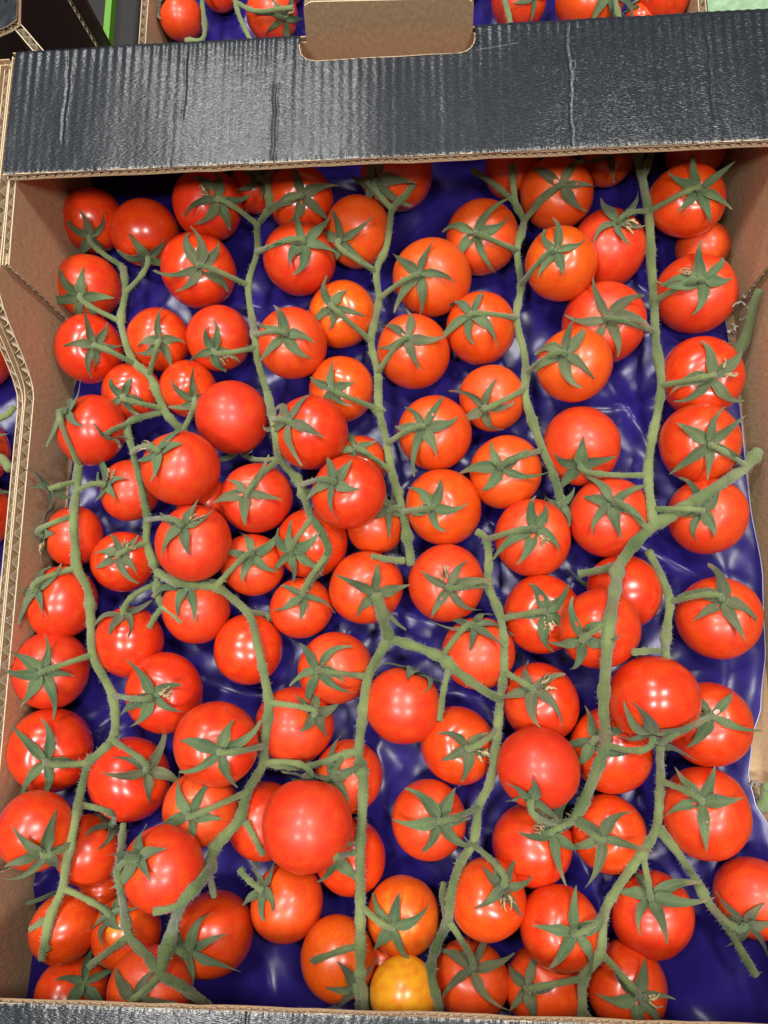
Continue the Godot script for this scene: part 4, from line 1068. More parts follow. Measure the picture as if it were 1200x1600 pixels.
	fruit(v, [-1.5, 61.6, -34.7, 20.2, -0.39, 0.81, -0.43, 0.12], "", [-8.9, 76.9, -42.8, -9.9, 78.3, -43.4, -11.2, 78.7, -43.3, -12.6, 78.7, -42.8, -14.1, 78.2, -41.9, -15.7, 77.2, -40.7, -17.2, 76, -39.4, -18.6, 74.5, -38.1, -19.8, 73, -36.9])
	fruit(v, [-11.9, 41.1, 27.5, 20.7, -0.10, 0.99, -0.08, 0.30], "", [-13.9, 60.2, 26, -13.7, 62.3, 25.6, -13.1, 63, 24.8, -11.8, 63.1, 23.5, -10.1, 62.5, 22, -8.2, 61.4, 20.3, -6.1, 60, 18.5, -4.1, 58.3, 16.9, -2.5, 56, 15.6])
	fruit(v, [13.5, 21.1, 7.3, 21.1, -0.28, 0.96, 0.10, 0.30], "", [8, 39.9, 9.3, 7.3, 41.9, 9.3, 6.2, 43.4, 9.1, 5, 44.8, 8.6, 3.6, 45.8, 7.9, 2.1, 46.6, 7.1, 0.7, 47.1, 6.3, -0.6, 47.3, 5.5, -1.8, 47.3, 4.7])
	hair_part(v)
	v = vine("thick hairy vine of deep red tomatoes reaching under the flange along the brown wall", [163.5, 6, -129.7])
	stem(v, "stem", 2.6, 2.2, [-7.7, 26, -90.6, -7.3, 26, -84.8, -7.1, 26.3, -80.8, -6.9, 28.2, -73.5, -6.9, 29.8, -69.7, -7.2, 34, -61, -8, 39.5, -51.3, -8.1, 40.9, -47.4, -7.6, 40.1, -42.5, -7.2, 38.8, -40.7, -6.4, 36.1, -36.8, -5.9, 33.6, -32.3, -5.6, 32.4, -30, -5.1, 30.1, -25.4, -4.7, 28, -20.9, -4.5, 27.3, -18.6, -4.2, 26.1, -13.4, -4.1, 25.8, -10.6, -4, 25.5, -4.8, -3.9, 25.6, 1, -3.9, 25.5, 3.8, -3.8, 25.2, 8.9, -3.8, 25, 11.7, -4, 24.8, 17.2, -4.3, 24.7, 22.8, -4.4, 24.8, 25.6, -4.5, 25, 31.3, -4.4, 25.3, 34.1, -4.2, 25.9, 40, -3.8, 26.7, 46.2, -3.7, 27.2, 49.2, -3.6, 27.9, 54.8, -3.6, 27.7, 57.1, -3.8, 26.5, 62.3, -4.6, 25.6, 67.6, -5.1, 25.2, 70.3, -6.2, 24.8, 75.6, -6.9, 24.7, 78.2, -8.3, 24.5, 83.6, -9.7, 24.4, 89.1, -10.3, 24.4, 91.8, -11.4, 24.5, 96.8, -12.4, 24.8, 102, -13, 25.1, 104.6, -14, 26.3, 109.8, -14.4, 27.3, 112.3, -15.1, 29.8, 118.4, -15.7, 33.4, 124.7, -16.1, 35.5, 127.7, -16.4, 37.8, 133.6, -16.3, 37.7, 136.7, -15.9, 36.7, 141.3])
	stem(v, "side_stem", 1.7, 2.0, [0.5, 26.6, -89.7, -1.9, 26.9, -83.5, -4.5, 27.8, -76.7, -6.8, 29.9, -70.5])
	fruit(v, [14.5, 39, -49.1, 21.3, 0.00, 0.97, 0.24, 0.25], "", [14.5, 58.3, -44.4, 13.8, 61, -43.6, 12.3, 61, -43.3, 9.6, 60, -42.7, 6.1, 58.2, -41.9, 2.2, 55.4, -41.1, -1.6, 51.5, -40.8, -4.9, 46.3, -41.3, -7.6, 40.1, -42.5])
	fruit(v, [-27.9, 22.4, -29.8, 22.4, 0.09, 0.97, -0.24, 0.15], "f", [-26, 42.6, -34.7, -25.3, 45.2, -35.6, -23.6, 46.4, -36.7, -21.4, 46.8, -37.7, -18.8, 46.3, -38.8, -15.9, 45.3, -39.8, -12.9, 43.7, -40.8, -10.1, 42, -41.7, -7.6, 40.1, -42.5])
	fruit(v, [20.8, 23.1, 1.8, 23.1, -0.15, 0.98, 0.10, 0.12], "f", [17.7, 44.2, 4, 16.5, 47, 4.4, 14.7, 47, 4.6, 12, 45.8, 5, 8.8, 43.5, 5.7, 5.1, 40.5, 6.4, 1.7, 36.4, 6.9, -1.4, 31.1, 6.8, -3.9, 25.3, 6.4])
	fruit(v, [-33.4, 24.2, 18.8, 24.2, -0.12, 0.95, 0.30, 0.15], "", [-36.1, 45.6, 25.7, -35.6, 48.1, 26.7, -33.2, 48.2, 27.1, -29.9, 47.5, 27.8, -25.7, 46.1, 28.5, -20.9, 43.4, 28.8, -15.4, 38.1, 28.2, -9.5, 30.8, 26.7, -4.4, 24.8, 25.6])
	fruit(v, [20.9, 23.3, 53.7, 23.3, -0.05, 0.95, 0.30, 0.15], "f", [19.8, 44, 60.2, 19, 46.8, 61.2, 17.2, 46.9, 61.5, 14.4, 45.9, 61.7, 10.8, 43.9, 61.8, 6.8, 41.2, 61.8, 2.8, 37.3, 61.4, -0.7, 32.4, 60.6, -3.6, 27.1, 59.7])
	fruit(v, [-49.5, 22.5, 93.1, 22.5, -0.18, 0.67, 0.72, 0.20], "", [-53.3, 36.5, 108.3, -52.8, 38.4, 110.8, -50, 38.8, 112.4, -45.6, 38.3, 113.3, -39.9, 37, 113.7, -33.5, 35, 113.7, -26.8, 32.5, 113.3, -20.3, 29.9, 112.8, -14.4, 27.3, 112.3])
	fruit(v, [18.3, 21.5, 134.6, 21.5, -0.42, 0.91, 0.04, 0.20], "", [9.8, 39.7, 135.3, 7.7, 42.7, 135.4, 4.9, 44, 135.3, 1.5, 44.6, 135.1, -2.2, 44.2, 134.8, -6, 43.2, 134.5, -9.8, 41.6, 134.2, -13.3, 39.8, 133.9, -16.4, 37.8, 133.6])
	fruit(v, [-24.4, 15.8, -93.4, 15.8, -0.14, 0.96, 0.26, 0.35], "")
	fruit(v, [29.9, 18.5, -97.6, 18.5, 0.59, -0.76, 0.29, 0.40], "")
	fruit(v, [30.3, 15.3, -32.8, 15.3, -0.16, -0.93, -0.33, 0.40], "")
	hair_part(v)
	v = vine("thickest pale green vine with a cut end, slanting from the brown wall over other vines", [121.7, 6, 90.5])
	stem(v, "stem", 2.9, 2.6, [90.1, 24.8, -121.9, 87.6, 25, -119, 85.8, 25.3, -116.9, 81.4, 26.6, -112.6, 79, 27.8, -110.6, 74.4, 31.1, -107.4, 68.8, 35.5, -103.6, 65.7, 37.9, -101.6, 59.9, 41.4, -97.8, 54.9, 42.6, -94.6, 52.6, 42.5, -93.2, 48.5, 41.5, -90.6, 46.8, 40.6, -89.5, 43.3, 38.4, -87.4, 39.6, 36.5, -85.5, 37.6, 35.8, -84.4, 33.5, 35.1, -82.2, 29.2, 35.7, -79.6, 27, 36.5, -78.2, 22.8, 38.4, -75.1, 20.7, 39.2, -73.2, 16.7, 39.3, -69.2, 13, 39.1, -65, 11.3, 39.3, -62.8, 8, 40.3, -58.7, 5.2, 42.8, -54.9, 3.9, 44.5, -52.7, 2.1, 49.1, -47.8, 1.2, 52, -45.3, -1.1, 58.6, -40.5, -3.4, 64.4, -35.6, -4.4, 66.3, -33.1, -6, 68.6, -28.2, -7, 69.4, -23.6, -7.4, 69.5, -21.4, -8, 68.9, -17, -8.1, 68.3, -14.8, -8.3, 66.3, -10.4, -8.2, 63.3, -6.7, -8.1, 61.5, -4.6, -7.8, 57.6, -0.1, -7.7, 54.2, 4.7, -7.7, 52.8, 7.1, -7.6, 50.3, 11.7, -7.6, 49.3, 13.9, -7.5, 47.3, 18.2, -7.1, 45.6, 22.8, -6.9, 45, 25.1, -6.6, 44.2, 29.6, -6.8, 44.1, 34, -7.2, 44.3, 36, -8.3, 44.2, 40.4, -9, 43.9, 42.5, -10.5, 42.4, 46.9, -12, 39.7, 51.4, -12.6, 38.1, 53.7, -14.1, 35, 58.4, -16, 32.4, 63.5, -17, 31.3, 66.1, -19.1, 29.9, 70.8, -20.1, 29.5, 72.8, -21.5, 29.1, 75.7])
	stem(v, "side_stem", 2.0, 1.8, [5.2, 42.8, -55.2, 1.9, 39.5, -54.8, -2.4, 35.5, -54.1, -4.5, 33.7, -53.8, -9.7, 30.7, -53.1, -13.6, 28.9, -52.5])
	stem(v, "side_stem", 1.8, 1.5, [-21.5, 29.1, 75.7, -25.7, 30.8, 76.1, -31.2, 33.1, 76.3, -33.6, 34.4, 76.1, -38.5, 36.2, 75.5, -42.1, 36.8, 75.2])
	fruit(v, [6.3, 22.8, -84.9, 22.8, -0.10, 0.97, -0.20, 0.15], "", [4.1, 43.4, -89.2, 4.3, 46.5, -89.5, 5.6, 47.7, -88.8, 7.7, 47.9, -87.3, 10.5, 47.1, -85.2, 13.6, 45.5, -82.7, 16.8, 43.5, -80, 20, 41, -77.4, 22.8, 38.4, -75.1])
	fruit(v, [57, 27.5, -125.9, 22.4, -0.06, 0.95, 0.32, 0.15], "", [55.8, 47.2, -119.3, 56.4, 49.8, -118.1, 58.4, 49.6, -117.1, 61.2, 48.4, -115.9, 64.5, 46.5, -114.7, 68.2, 43.6, -113.6, 72.5, 38.7, -113, 77.3, 32.2, -112.8, 81.4, 26.6, -112.6])
	fruit(v, [-7.3, 46.8, -22.1, 20.6, -0.59, 0.75, 0.31, 0.12], "", [-18.6, 61.2, -16.2, -19.6, 63.2, -15.8, -19.4, 64.8, -16.2, -18.3, 66.3, -17.1, -16.5, 67.4, -18.6, -14.1, 68.2, -20.3, -11.5, 68.8, -22.3, -8.9, 69.1, -24.1, -6.5, 69.1, -25.9])
	fruit(v, [17.6, 46.2, 13.3, 23.3, -0.19, 0.53, 0.83, 0.05], "", [13.5, 57.6, 31.2, 12.3, 59, 34.1, 10.4, 58.7, 36.1, 7.8, 57.7, 37.2, 4.9, 55.8, 37.6, 1.7, 53.3, 37.6, -1.5, 50.4, 37.2, -4.5, 47.3, 36.6, -7.2, 44.3, 36])
	fruit(v, [0.5, 21.9, 41.2, 21.9, -0.59, 0.76, -0.28, 0.15], "", [-11.5, 37.4, 35.5, -12.1, 38.6, 35, -12.2, 39.9, 34.5, -11.7, 40.9, 34, -11, 41.8, 33.6, -10, 42.7, 33.1, -8.8, 43.4, 32.6, -7.7, 43.8, 32.2, -6.7, 44.1, 31.8])
	fruit(v, [-3, 19.9, 83.5, 19.9, -0.34, 0.94, -0.03, 0.20], "", [-9.2, 37.3, 82.9, -10.3, 39.2, 82.6, -11.7, 39.5, 82.1, -13.2, 39.2, 81.2, -15, 38, 80.2, -16.7, 36.2, 79, -18.5, 34, 77.8, -20.1, 31.6, 76.7, -21.5, 29.1, 75.7])
	fruit(v, [-40.6, 41.1, 48, 21, -0.28, 0.65, 0.71, 0.06], "", [-46.1, 53.8, 61.8, -46.6, 55.4, 64.6, -46, 54.7, 67.1, -44.4, 52.9, 69.3, -42.2, 49.9, 71.2, -39.5, 46.1, 72.8, -36.7, 41.8, 74.2, -33.8, 37.4, 75.4, -31.2, 33.1, 76.3])
	fruit(v, [-43, 20.6, 89.8, 20.6, 0.38, 0.79, -0.48, 0.15], "f", [-35.7, 35.9, 80.6, -34.6, 37.3, 79.6, -33.2, 37.6, 78.7, -31.6, 37.4, 77.9, -29.8, 36.6, 77.3, -28, 35.2, 76.8, -26.3, 33.6, 76.4, -24.7, 31.8, 76.1, -23.2, 29.9, 75.9])
	fruit(v, [12.2, 20.6, -43.3, 20.6, -0.44, -0.90, -0.07, 0.10], "")
	hair_part(v)
	v = vine("vine that splits into a wide V over bare blue liner near the brown wall", [144, 6, 184])
	stem(v, "stem", 2.0, 2.2, [4.6, 20.3, -159.3, 5.8, 21.9, -155.5, 6.6, 23.4, -152.9, 7.7, 27.7, -147.2, 8, 30, -144.5, 9.4, 30.7, -139.9, 11.3, 28.4, -135.4, 12, 27.5, -133.2, 12.5, 26.3, -128.6, 12.3, 26.1, -126.3, 11.1, 26.6, -121.6, 9.5, 29.2, -117, 8.5, 31.4, -114.3, 6.1, 37.4, -108.9, 4.7, 41.7, -106.4, 1.7, 52.2, -101.7, 3.8, 46.1, -96.8, 5.6, 39, -95.1, 8, 29, -90.9, 9.3, 22.4, -86.1, 9.6, 20.3, -83.5, 9.5, 18.3, -78.6, 9.1, 18.3, -76.3, 7.8, 20.2, -71.6, 5.5, 25, -67, 4, 28.6, -64.9, 0.4, 38.6, -61.5, -1.8, 45.7, -60.3, -4, 51.8, -57.4, -1.7, 41.4, -52.1, -0.7, 37.3, -49.9, 0.8, 31.2, -45, 1.4, 29, -42.5, 1.8, 26.3, -37.6, 1.6, 25.4, -33.7, 1.3, 25.3, -31.5, 0.7, 25.3, -26.8, 0.4, 25.5, -24.5, -0.5, 25.9, -19.9, -1.7, 27.1, -16, -2.4, 28, -14.5, -5.1, 30.3, -10.8, -6.8, 31.7, -9.1, -10.4, 34.7, -5.9, -13.3, 36.2, -2.9, -14.6, 36.3, -1.3, -17.1, 35.2, 2.4, -18.2, 34, 4.5, -20.4, 31.2, 8.8, -22.6, 29.1, 12.7, -23.6, 28.5, 14.4, -26.3, 28.3, 18.4, -27.8, 28.8, 20.3, -30.6, 31.3, 23.7, -32.7, 35.4, 26.4, -33.5, 37.9, 27.6, -34.6, 42, 30.5, -35.3, 43.6, 34.3, -35.6, 43.7, 36.2, -36.5, 43.8, 39.8, -37.5, 44, 41.5, -40.1, 44.3, 44.7, -42.7, 42.3, 48.5, -43.6, 40.4, 50.8, -44.5, 36.9, 55.8, -44.6, 35.5, 58.4, -44.4, 33.4, 63.4, -44.2, 32, 68, -44.3, 31.3, 70.1, -44.7, 29, 75.3, -45, 27.8, 77.9, -45.5, 26.2, 81.7])
	stem(v, "side_stem", 1.4, 1.4, [2.9, 47.3, -104.2, -1.8, 50.1, -104.2, -7.5, 53.3, -104, -10.7, 54.8, -103.8, -16.1, 58.3, -103.4])
	stem(v, "side_stem", 1.5, 1.4, [-44.3, 31.3, 70.1, -41.8, 28.6, 73.8, -39.2, 26.4, 77.9, -37.4, 24.9, 81.4])
	stem(v, "stem", 2.1, 1.9, [-1.8, 28.1, -15.1, 0.8, 26.9, -12.1, 2.5, 26.4, -10.1, 5.7, 25.8, -6.1, 6.9, 25.6, -4.4, 9.5, 25.1, -0.7, 12.2, 24.8, 3.3, 13.5, 24.7, 5.3, 15.7, 24.5, 9, 16.7, 24.5, 10.8, 18.5, 24.5, 14.4, 20.3, 24.6, 18, 21.2, 24.6, 19.7, 23.3, 24.8, 23.1, 24.5, 24.9, 24.7, 27, 25.1, 27.8, 29.3, 25.5, 30.9, 30.4, 25.5, 32.4, 32.5, 25.2, 35.7, 33.5, 25, 37.5, 35.3, 24.7, 41.3, 37.1, 24.5, 45, 38.1, 24.4, 46.8, 40.4, 24.1, 50.6, 41.4, 24, 52.4, 43, 23.9, 55])
	fruit(v, [39.2, 22.7, -122.4, 22.7, -0.20, 0.89, -0.40, 0.18], "", [35, 41.6, -130.9, 33.7, 44.2, -132.3, 31.6, 44.4, -133, 28.8, 43.5, -133.3, 25.6, 41.3, -133.2, 22.1, 38.2, -132.8, 18.7, 34.5, -132.2, 15.3, 30.7, -131.5, 12.4, 26.8, -130.9])
	fruit(v, [30.1, 21.9, -66, 21.9, -0.22, 0.94, -0.26, 0.15], "", [25.7, 41, -71.2, 24.1, 44.5, -71.7, 21.5, 47, -71.3, 17, 51.9, -70.2, 11, 59.4, -68.9, 5.5, 63.6, -67.1, 1.1, 63.9, -64.8, -2.1, 60.4, -62.2, -3.7, 51.6, -59.4])
	fruit(v, [24.5, 22.8, -21.5, 22.8, -0.33, 0.85, -0.40, 0.15], "", [17.5, 40.9, -30, 16.1, 43.2, -31.4, 14.4, 43.2, -32.7, 12.3, 42.2, -33.8, 10.1, 40.1, -34.8, 7.8, 37.1, -35.7, 5.6, 33.6, -36.5, 3.5, 30, -37.1, 1.8, 26.3, -37.6])
	fruit(v, [-5.5, 20.8, 28.6, 20.8, -0.19, 0.77, -0.61, 0.15], "", [-9.3, 35.7, 16.9, -9.9, 38, 14.5, -10.4, 39.1, 12, -10.8, 39.7, 9.1, -11.2, 39.7, 6.2, -11.5, 39.1, 3.3, -11.7, 38.2, 0.5, -11.9, 37, -2.1, -12.1, 35.6, -4.3])
	fruit(v, [-53.9, 32.7, 32.8, 20, 0.20, 0.96, -0.18, 0.20], "", [-50.2, 50.6, 29.5, -49, 53.4, 28.8, -47.2, 53.4, 28.3, -44.9, 52.3, 27.6, -42.3, 49.8, 27, -39.6, 46.7, 26.3, -36.9, 42.6, 25.8, -34.2, 37.8, 25.5, -31.8, 33.2, 25.3])
	fruit(v, [-20.3, 20.5, 63, 20.5, 0.09, 0.98, -0.15, 0.25], "f", [-18.5, 39.3, 60.1, -18.7, 42.7, 59.1, -19.9, 44.7, 57.3, -22, 46.1, 54.8, -24.6, 46.6, 51.9, -27.6, 46.5, 48.7, -30.7, 45.9, 45.5, -33.8, 45, 42.5, -36.5, 43.8, 39.8])
	fruit(v, [-61.4, 19.7, 65.1, 19.7, -0.51, 0.82, -0.25, 0.30], "", [-70.7, 34.7, 60.6, -71.6, 37.6, 59.5, -70.5, 39.4, 58.6, -67.7, 40.5, 57.5, -63.7, 41, 56.5, -59, 40.9, 55.6, -53.8, 40.3, 54.7, -48.8, 39.5, 54, -44.2, 38.5, 53.3])
	fruit(v, [47.2, 20, 20, 20, -0.56, 0.66, 0.50, 0.15], "", [36.8, 32.3, 29.4, 35.1, 33.6, 30.4, 33.5, 33.7, 30.6, 31.6, 33.3, 30.1, 29.8, 32.3, 29, 27.9, 30.7, 27.7, 26.2, 28.9, 26.1, 24.7, 26.8, 24.5, 23.3, 24.8, 23.1])
	hair_part(v)
	v = vine("vine of tomatoes with withered flowers between the Y-shaped vine and the slanting thick one", [57.3, 6, 121.6])
	stem(v, "stem", 2.0, 2.3, [-4.5, 25.4, -108.7, -0.5, 25, -106, 1.1, 24.8, -103.9, 1.9, 24.8, -99.7, 2.1, 24.8, -97, 2.2, 25, -91.7, 1.9, 25.4, -86.6, 1.4, 25.7, -83.9, 1.2, 25.8, -78.5, 1.7, 25.8, -76.5, 3.5, 26, -72, 5.6, 26.9, -67, 6.5, 27.6, -64.4, 7.8, 29.7, -59.2, 8, 31, -57, 8.3, 33.8, -52.2, 8.4, 36.4, -47.2, 8.4, 37.2, -44.7, 8.4, 37.7, -39.8, 8.3, 37.4, -37.5, 8.3, 36, -33.2, 8.1, 33.3, -28.4, 7.8, 31.9, -25.9, 7.2, 29.4, -21.1, 6.8, 28.3, -18.7, 6.1, 26.8, -13.8, 5.6, 26.2, -9.4, 5.4, 26.4, -7.2, 4.8, 27.5, -2.6, 4.5, 28.6, -0.4, 3.7, 31.7, 3.8, 2.9, 35.8, 7.5, 2.4, 38.4, 9.5, 1.5, 41.6, 13.7, 1.2, 40.1, 16.2, 0.7, 34.1, 21.4, -0.2, 29.7, 26, -0.9, 28, 28.5, -3.2, 26, 32.9, -4.3, 25.4, 35.1, -6.3, 24.8, 39.4, -7.2, 24.6, 44.1, -7.4, 24.6, 46.7, -8, 24.8, 51.7, -8.4, 25.1, 53.9, -9.9, 26.5, 57.7, -12.5, 29.1, 60.7, -13.9, 30.7, 62, -16.4, 34.5, 64.7, -17.4, 36.5, 66.2, -19.2, 40.2, 69.6, -20.6, 42.5, 73.5, -21.2, 43.2, 75.6, -21.9, 43.7, 79.4, -22.1, 43.6, 81.5, -22.5, 41.4, 86.2, -23.3, 36.3, 91.6, -24.1, 33.8, 94.4, -26.2, 30.2, 99.6, -27.4, 29.4, 101.9, -29.3, 29.5, 105.8, -30.7, 32.2, 108.9, -31.3, 34.3, 110.2, -32, 39.6, 112.3, -32.1, 42.5, 113.2, -31.5, 46.4, 116, -30.4, 47.6, 119.8, -29.8, 47.5, 121.8, -28.9, 45.3, 126.2, -28.4, 43, 129.2, -27.7, 38.9, 133.9])
	stem(v, "side_stem", 1.5, 1.4, [-24.3, 36.4, 91.6, -24.8, 31.6, 89.8, -25.6, 28.9, 86.1, -25.8, 28.1, 84.3, -25.6, 27, 79.9, -25.3, 26.6, 76.4])
	fruit(v, [27.2, 21.8, -105.2, 21.8, -0.08, 0.99, -0.07, 0.20], "f", [25.6, 41.9, -106.6, 24.7, 44.7, -106.8, 22.7, 44.9, -106.8, 19.7, 43.8, -106.5, 16.1, 41.6, -106, 12.2, 38.5, -105.4, 8.3, 34.2, -104.8, 4.5, 29.4, -104.4, 1.1, 24.8, -103.9])
	fruit(v, [-21.9, 21.7, -79.8, 21.7, 0.04, 0.98, 0.21, 0.20], "f", [-21.1, 41.4, -75.6, -20.3, 44.3, -75, -18.5, 44.5, -74.8, -15.9, 43.7, -75, -12.7, 42.1, -75.4, -9.2, 40, -76, -5.6, 36.9, -76.7, -2.1, 32.2, -77.5, 1.2, 25.8, -78.5])
	fruit(v, [30.7, 21.4, -62.4, 21.4, -0.06, 1.00, -0.00, 0.15], "f", [29.5, 41.2, -62.5, 28.7, 44.2, -62.4, 26.9, 44.9, -62.2, 24.3, 44.4, -61.8, 21.2, 42.7, -61.3, 17.7, 40, -60.8, 14.2, 36.7, -60.2, 10.8, 33.2, -59.7, 7.8, 29.7, -59.2])
	fruit(v, [28.7, 20.9, -14.6, 20.9, -0.29, 0.90, -0.34, 0.15], "f", [23.1, 38.4, -21.2, 22, 40.5, -22.3, 20.4, 41.3, -23.5, 18.5, 41.5, -24.8, 16.5, 40.9, -26.1, 14.3, 39.8, -27.4, 12.1, 38.3, -28.7, 10.1, 36.6, -29.8, 8.3, 34.7, -30.8])
	fruit(v, [-3.1, 33.8, 82.2, 19.8, 0.38, 0.73, -0.57, 0.25], "f", [4, 47.3, 71.8, 4.8, 49.2, 69.5, 4.5, 48.6, 67.5, 3.1, 46.9, 65.4, 1, 43.9, 63.5, -1.6, 40, 61.7, -4.5, 35.5, 60.2, -7.3, 31, 58.8, -9.9, 26.5, 57.7])
	fruit(v, [-12.1, 19.8, 124.7, 19.5, 0.06, 0.80, -0.59, 0.35], "", [-11, 34.3, 113.9, -11.1, 37.1, 111.3, -11.9, 38.6, 108.5, -13.3, 39.5, 105.5, -15.1, 39.7, 102.4, -17.2, 39.4, 99.4, -19.3, 38.6, 96.5, -21.4, 37.6, 93.9, -23.3, 36.3, 91.6])
	fruit(v, [-32.8, 20.3, 46.8, 20.3, 0.31, 0.94, -0.14, 0.25], "", [-27, 38, 44.3, -25.4, 40.8, 43.7, -23.2, 41.2, 43.1, -20.6, 40.5, 42.4, -17.6, 38.5, 41.8, -14.6, 35.6, 41.1, -11.6, 32.2, 40.5, -8.8, 28.5, 39.9, -6.3, 24.8, 39.4])
	fruit(v, [-16.8, 20.5, 8.3, 20.5, 0.25, 0.97, -0.01, 0.20], "f", [-12, 39, 8.2, -10.8, 41.6, 7.9, -9, 42, 7.3, -7, 41.6, 6.2, -4.7, 40, 5, -2.2, 37.7, 3.6, 0.2, 34.8, 2.2, 2.5, 31.7, 0.8, 4.5, 28.6, -0.4])
	hair_part(v)
	v = vine("Y-shaped vine with a thick cut stalk and a long straight branch to orange tomatoes", [2, 6, 162.6])
	stem(v, "stem", 2.9, 2.9, [-4.4, 42, -112.4, -3.2, 39.5, -108, -2.4, 37.5, -105.2, -1.3, 33.2, -100.4, 0, 29.2, -95.5, 0.5, 27.5, -93.1, 1.4, 24.9, -89.6])
	stem(v, "stem", 2.6, 2.2, [1.4, 24.9, -89.6, 5.3, 24.8, -88.6, 8, 24.8, -87.9, 13.7, 25.1, -86.3, 18.8, 26, -84.5, 21.4, 26.7, -83.5, 26.2, 28.6, -81.3, 30.4, 31.1, -79.2, 32.4, 32.5, -77.7, 36, 34.9, -74.4, 37.8, 35.6, -72.8, 41.1, 36.4, -70.2, 44.9, 35.8, -67.4, 46.9, 35, -66, 50.7, 32.7, -63.4, 55.7, 30.1, -60.4, 58.3, 29, -58.9, 62.1, 27.3, -56.8])
	stem(v, "side_stem", 1.7, 1.5, [34.8, 33.5, -75.1, 33.7, 31.9, -71.4, 32.9, 31.3, -68.9, 31.8, 31.1, -64.5, 31.3, 31.5, -62.3, 30.5, 33.2, -57.8, 29.7, 35.2, -53.2, 29.4, 35.4, -50.5, 29, 34.7, -46.5])
	stem(v, "stem", 2.6, 2.3, [1.5, 25.6, -89.6, -1.1, 25.9, -85.7, -2.7, 26.2, -83, -5.3, 27.5, -78.4, -6.6, 28.5, -76.2, -8.8, 30.6, -71.6, -10.1, 32.9, -67, -10.4, 34, -64.7, -10.7, 36.3, -59.8, -11.1, 37, -54.9, -11.5, 36.2, -52.7, -12.4, 33.1, -47.7, -12.9, 31.8, -45.1, -13.6, 30.3, -40.1, -14, 30.6, -36.2, -14.2, 31.2, -34.2, -14.4, 33, -30.3, -13.9, 35.1, -26.6, -13.4, 35.9, -24.6, -12.2, 37, -20.3, -11.8, 37.2, -18.1, -11.4, 37, -13.7, -11.5, 35.9, -9.1, -11.7, 35.1, -6.6, -12, 33.8, -1.7, -12.2, 33.4, 2.7, -12.3, 33.5, 4.7, -12.4, 34.5, 8.7, -12.4, 35.2, 10.7, -12.5, 36.8, 14.6, -12.5, 38.4, 18.5, -12.4, 38.9, 20.4, -12.4, 39.5, 24.5, -12.4, 39.2, 28.8, -12.4, 38.7, 31.2, -12.5, 36.7, 36, -12.6, 35.5, 38.5, -12.7, 33.9, 43.2, -12.7, 33.7, 47.6, -12.7, 34.3, 49.6, -12.4, 36.4, 53.4, -12.1, 39.4, 56.7, -11.9, 41, 58.2, -11.6, 43.7, 61.1, -11.5, 44.8, 62.9, -11.3, 46.3, 66.6, -11.2, 47, 70.5, -11.2, 47, 72.6, -11, 45.6, 77.2, -10.6, 41.2, 83.2, -10.3, 37.9, 86.8, -9.7, 31.9, 93.5, -9.3, 29.7, 96.4, -8.8, 26.8, 100.4])
	stem(v, "side_stem", 1.5, 1.5, [-11.6, 45.7, 77.2, -12.2, 42.5, 82.2, -12.6, 39.6, 85.9, -13.5, 33.7, 92.4, -13.8, 31.3, 95.5, -14.2, 28.2, 100])
	stem(v, "side_stem", 1.8, 1.6, [-15.8, 33.1, -30.2, -19.7, 33.8, -29.1, -22.5, 34.1, -28.3, -28, 34.1, -26.6, -30.2, 33.6, -25.8, -35, 31.9, -23.9, -39.9, 30.6, -22.2, -42.3, 30.3, -21.7, -47.1, 30.2, -21.5, -51.8, 31, -21.9, -54, 31.2, -22.1, -58.5, 30.6, -22.5, -61.1, 30.4, -22.8, -64.8, 31.1, -23.5])
	stem(v, "side_stem", 1.6, 1.4, [-12.5, 43.7, 61.4, -16, 45.6, 61.8, -18.4, 46.5, 62.2, -23.1, 48.1, 63.2, -25.1, 48.7, 63.7, -29.7, 49, 65.2, -31.8, 49, 66, -35, 49, 67.2])
	fruit(v, [-12, 21.1, -118.5, 21.1, 0.35, 0.89, 0.28, 0.25], "", [-5.1, 38.6, -113, -4.3, 40.2, -112.1, -3.6, 40.7, -110.8, -3, 40.6, -109.2, -2.5, 39.8, -107.4, -2.1, 38.5, -105.6, -1.8, 36.9, -103.7, -1.5, 35, -101.9, -1.3, 33.2, -100.4])
	fruit(v, [-29.1, 20.4, -73.5, 20.4, -0.33, 0.94, 0.03, 0.25], "", [-35.3, 38.4, -73, -35.7, 41.3, -72.8, -34.3, 42.4, -72.5, -31.5, 42.5, -72, -27.6, 41.8, -71.5, -23.1, 40.6, -70.9, -18.3, 38.4, -70.3, -13.8, 35.1, -69.7, -9.6, 31.7, -69.2])
	fruit(v, [9.3, 28.3, -53.9, 20.5, 0.38, 0.05, -0.93, 0.15], "")
	fruit(v, [50.6, 20.2, -81.7, 20.2, -0.14, 0.68, -0.72, 0.20], "", [48.1, 33.1, -95.2, 47.1, 35.3, -97.1, 45.5, 36.3, -97.1, 43.3, 36.7, -95.7, 40.8, 36.4, -93.2, 38.1, 35.5, -89.9, 35.3, 34.3, -86.3, 32.7, 32.8, -82.6, 30.4, 31.1, -79.2])
	fruit(v, [-21.1, 18.9, -15.8, 18.9, -0.34, 0.94, -0.06, 0.20], "", [-27, 35.3, -16.8, -27.5, 36.9, -17.2, -27.4, 37.7, -18.1, -27, 38, -19.5, -26.3, 37.8, -21.2, -25.4, 37.3, -23, -24.4, 36.4, -24.9, -23.4, 35.4, -26.7, -22.5, 34.1, -28.3])
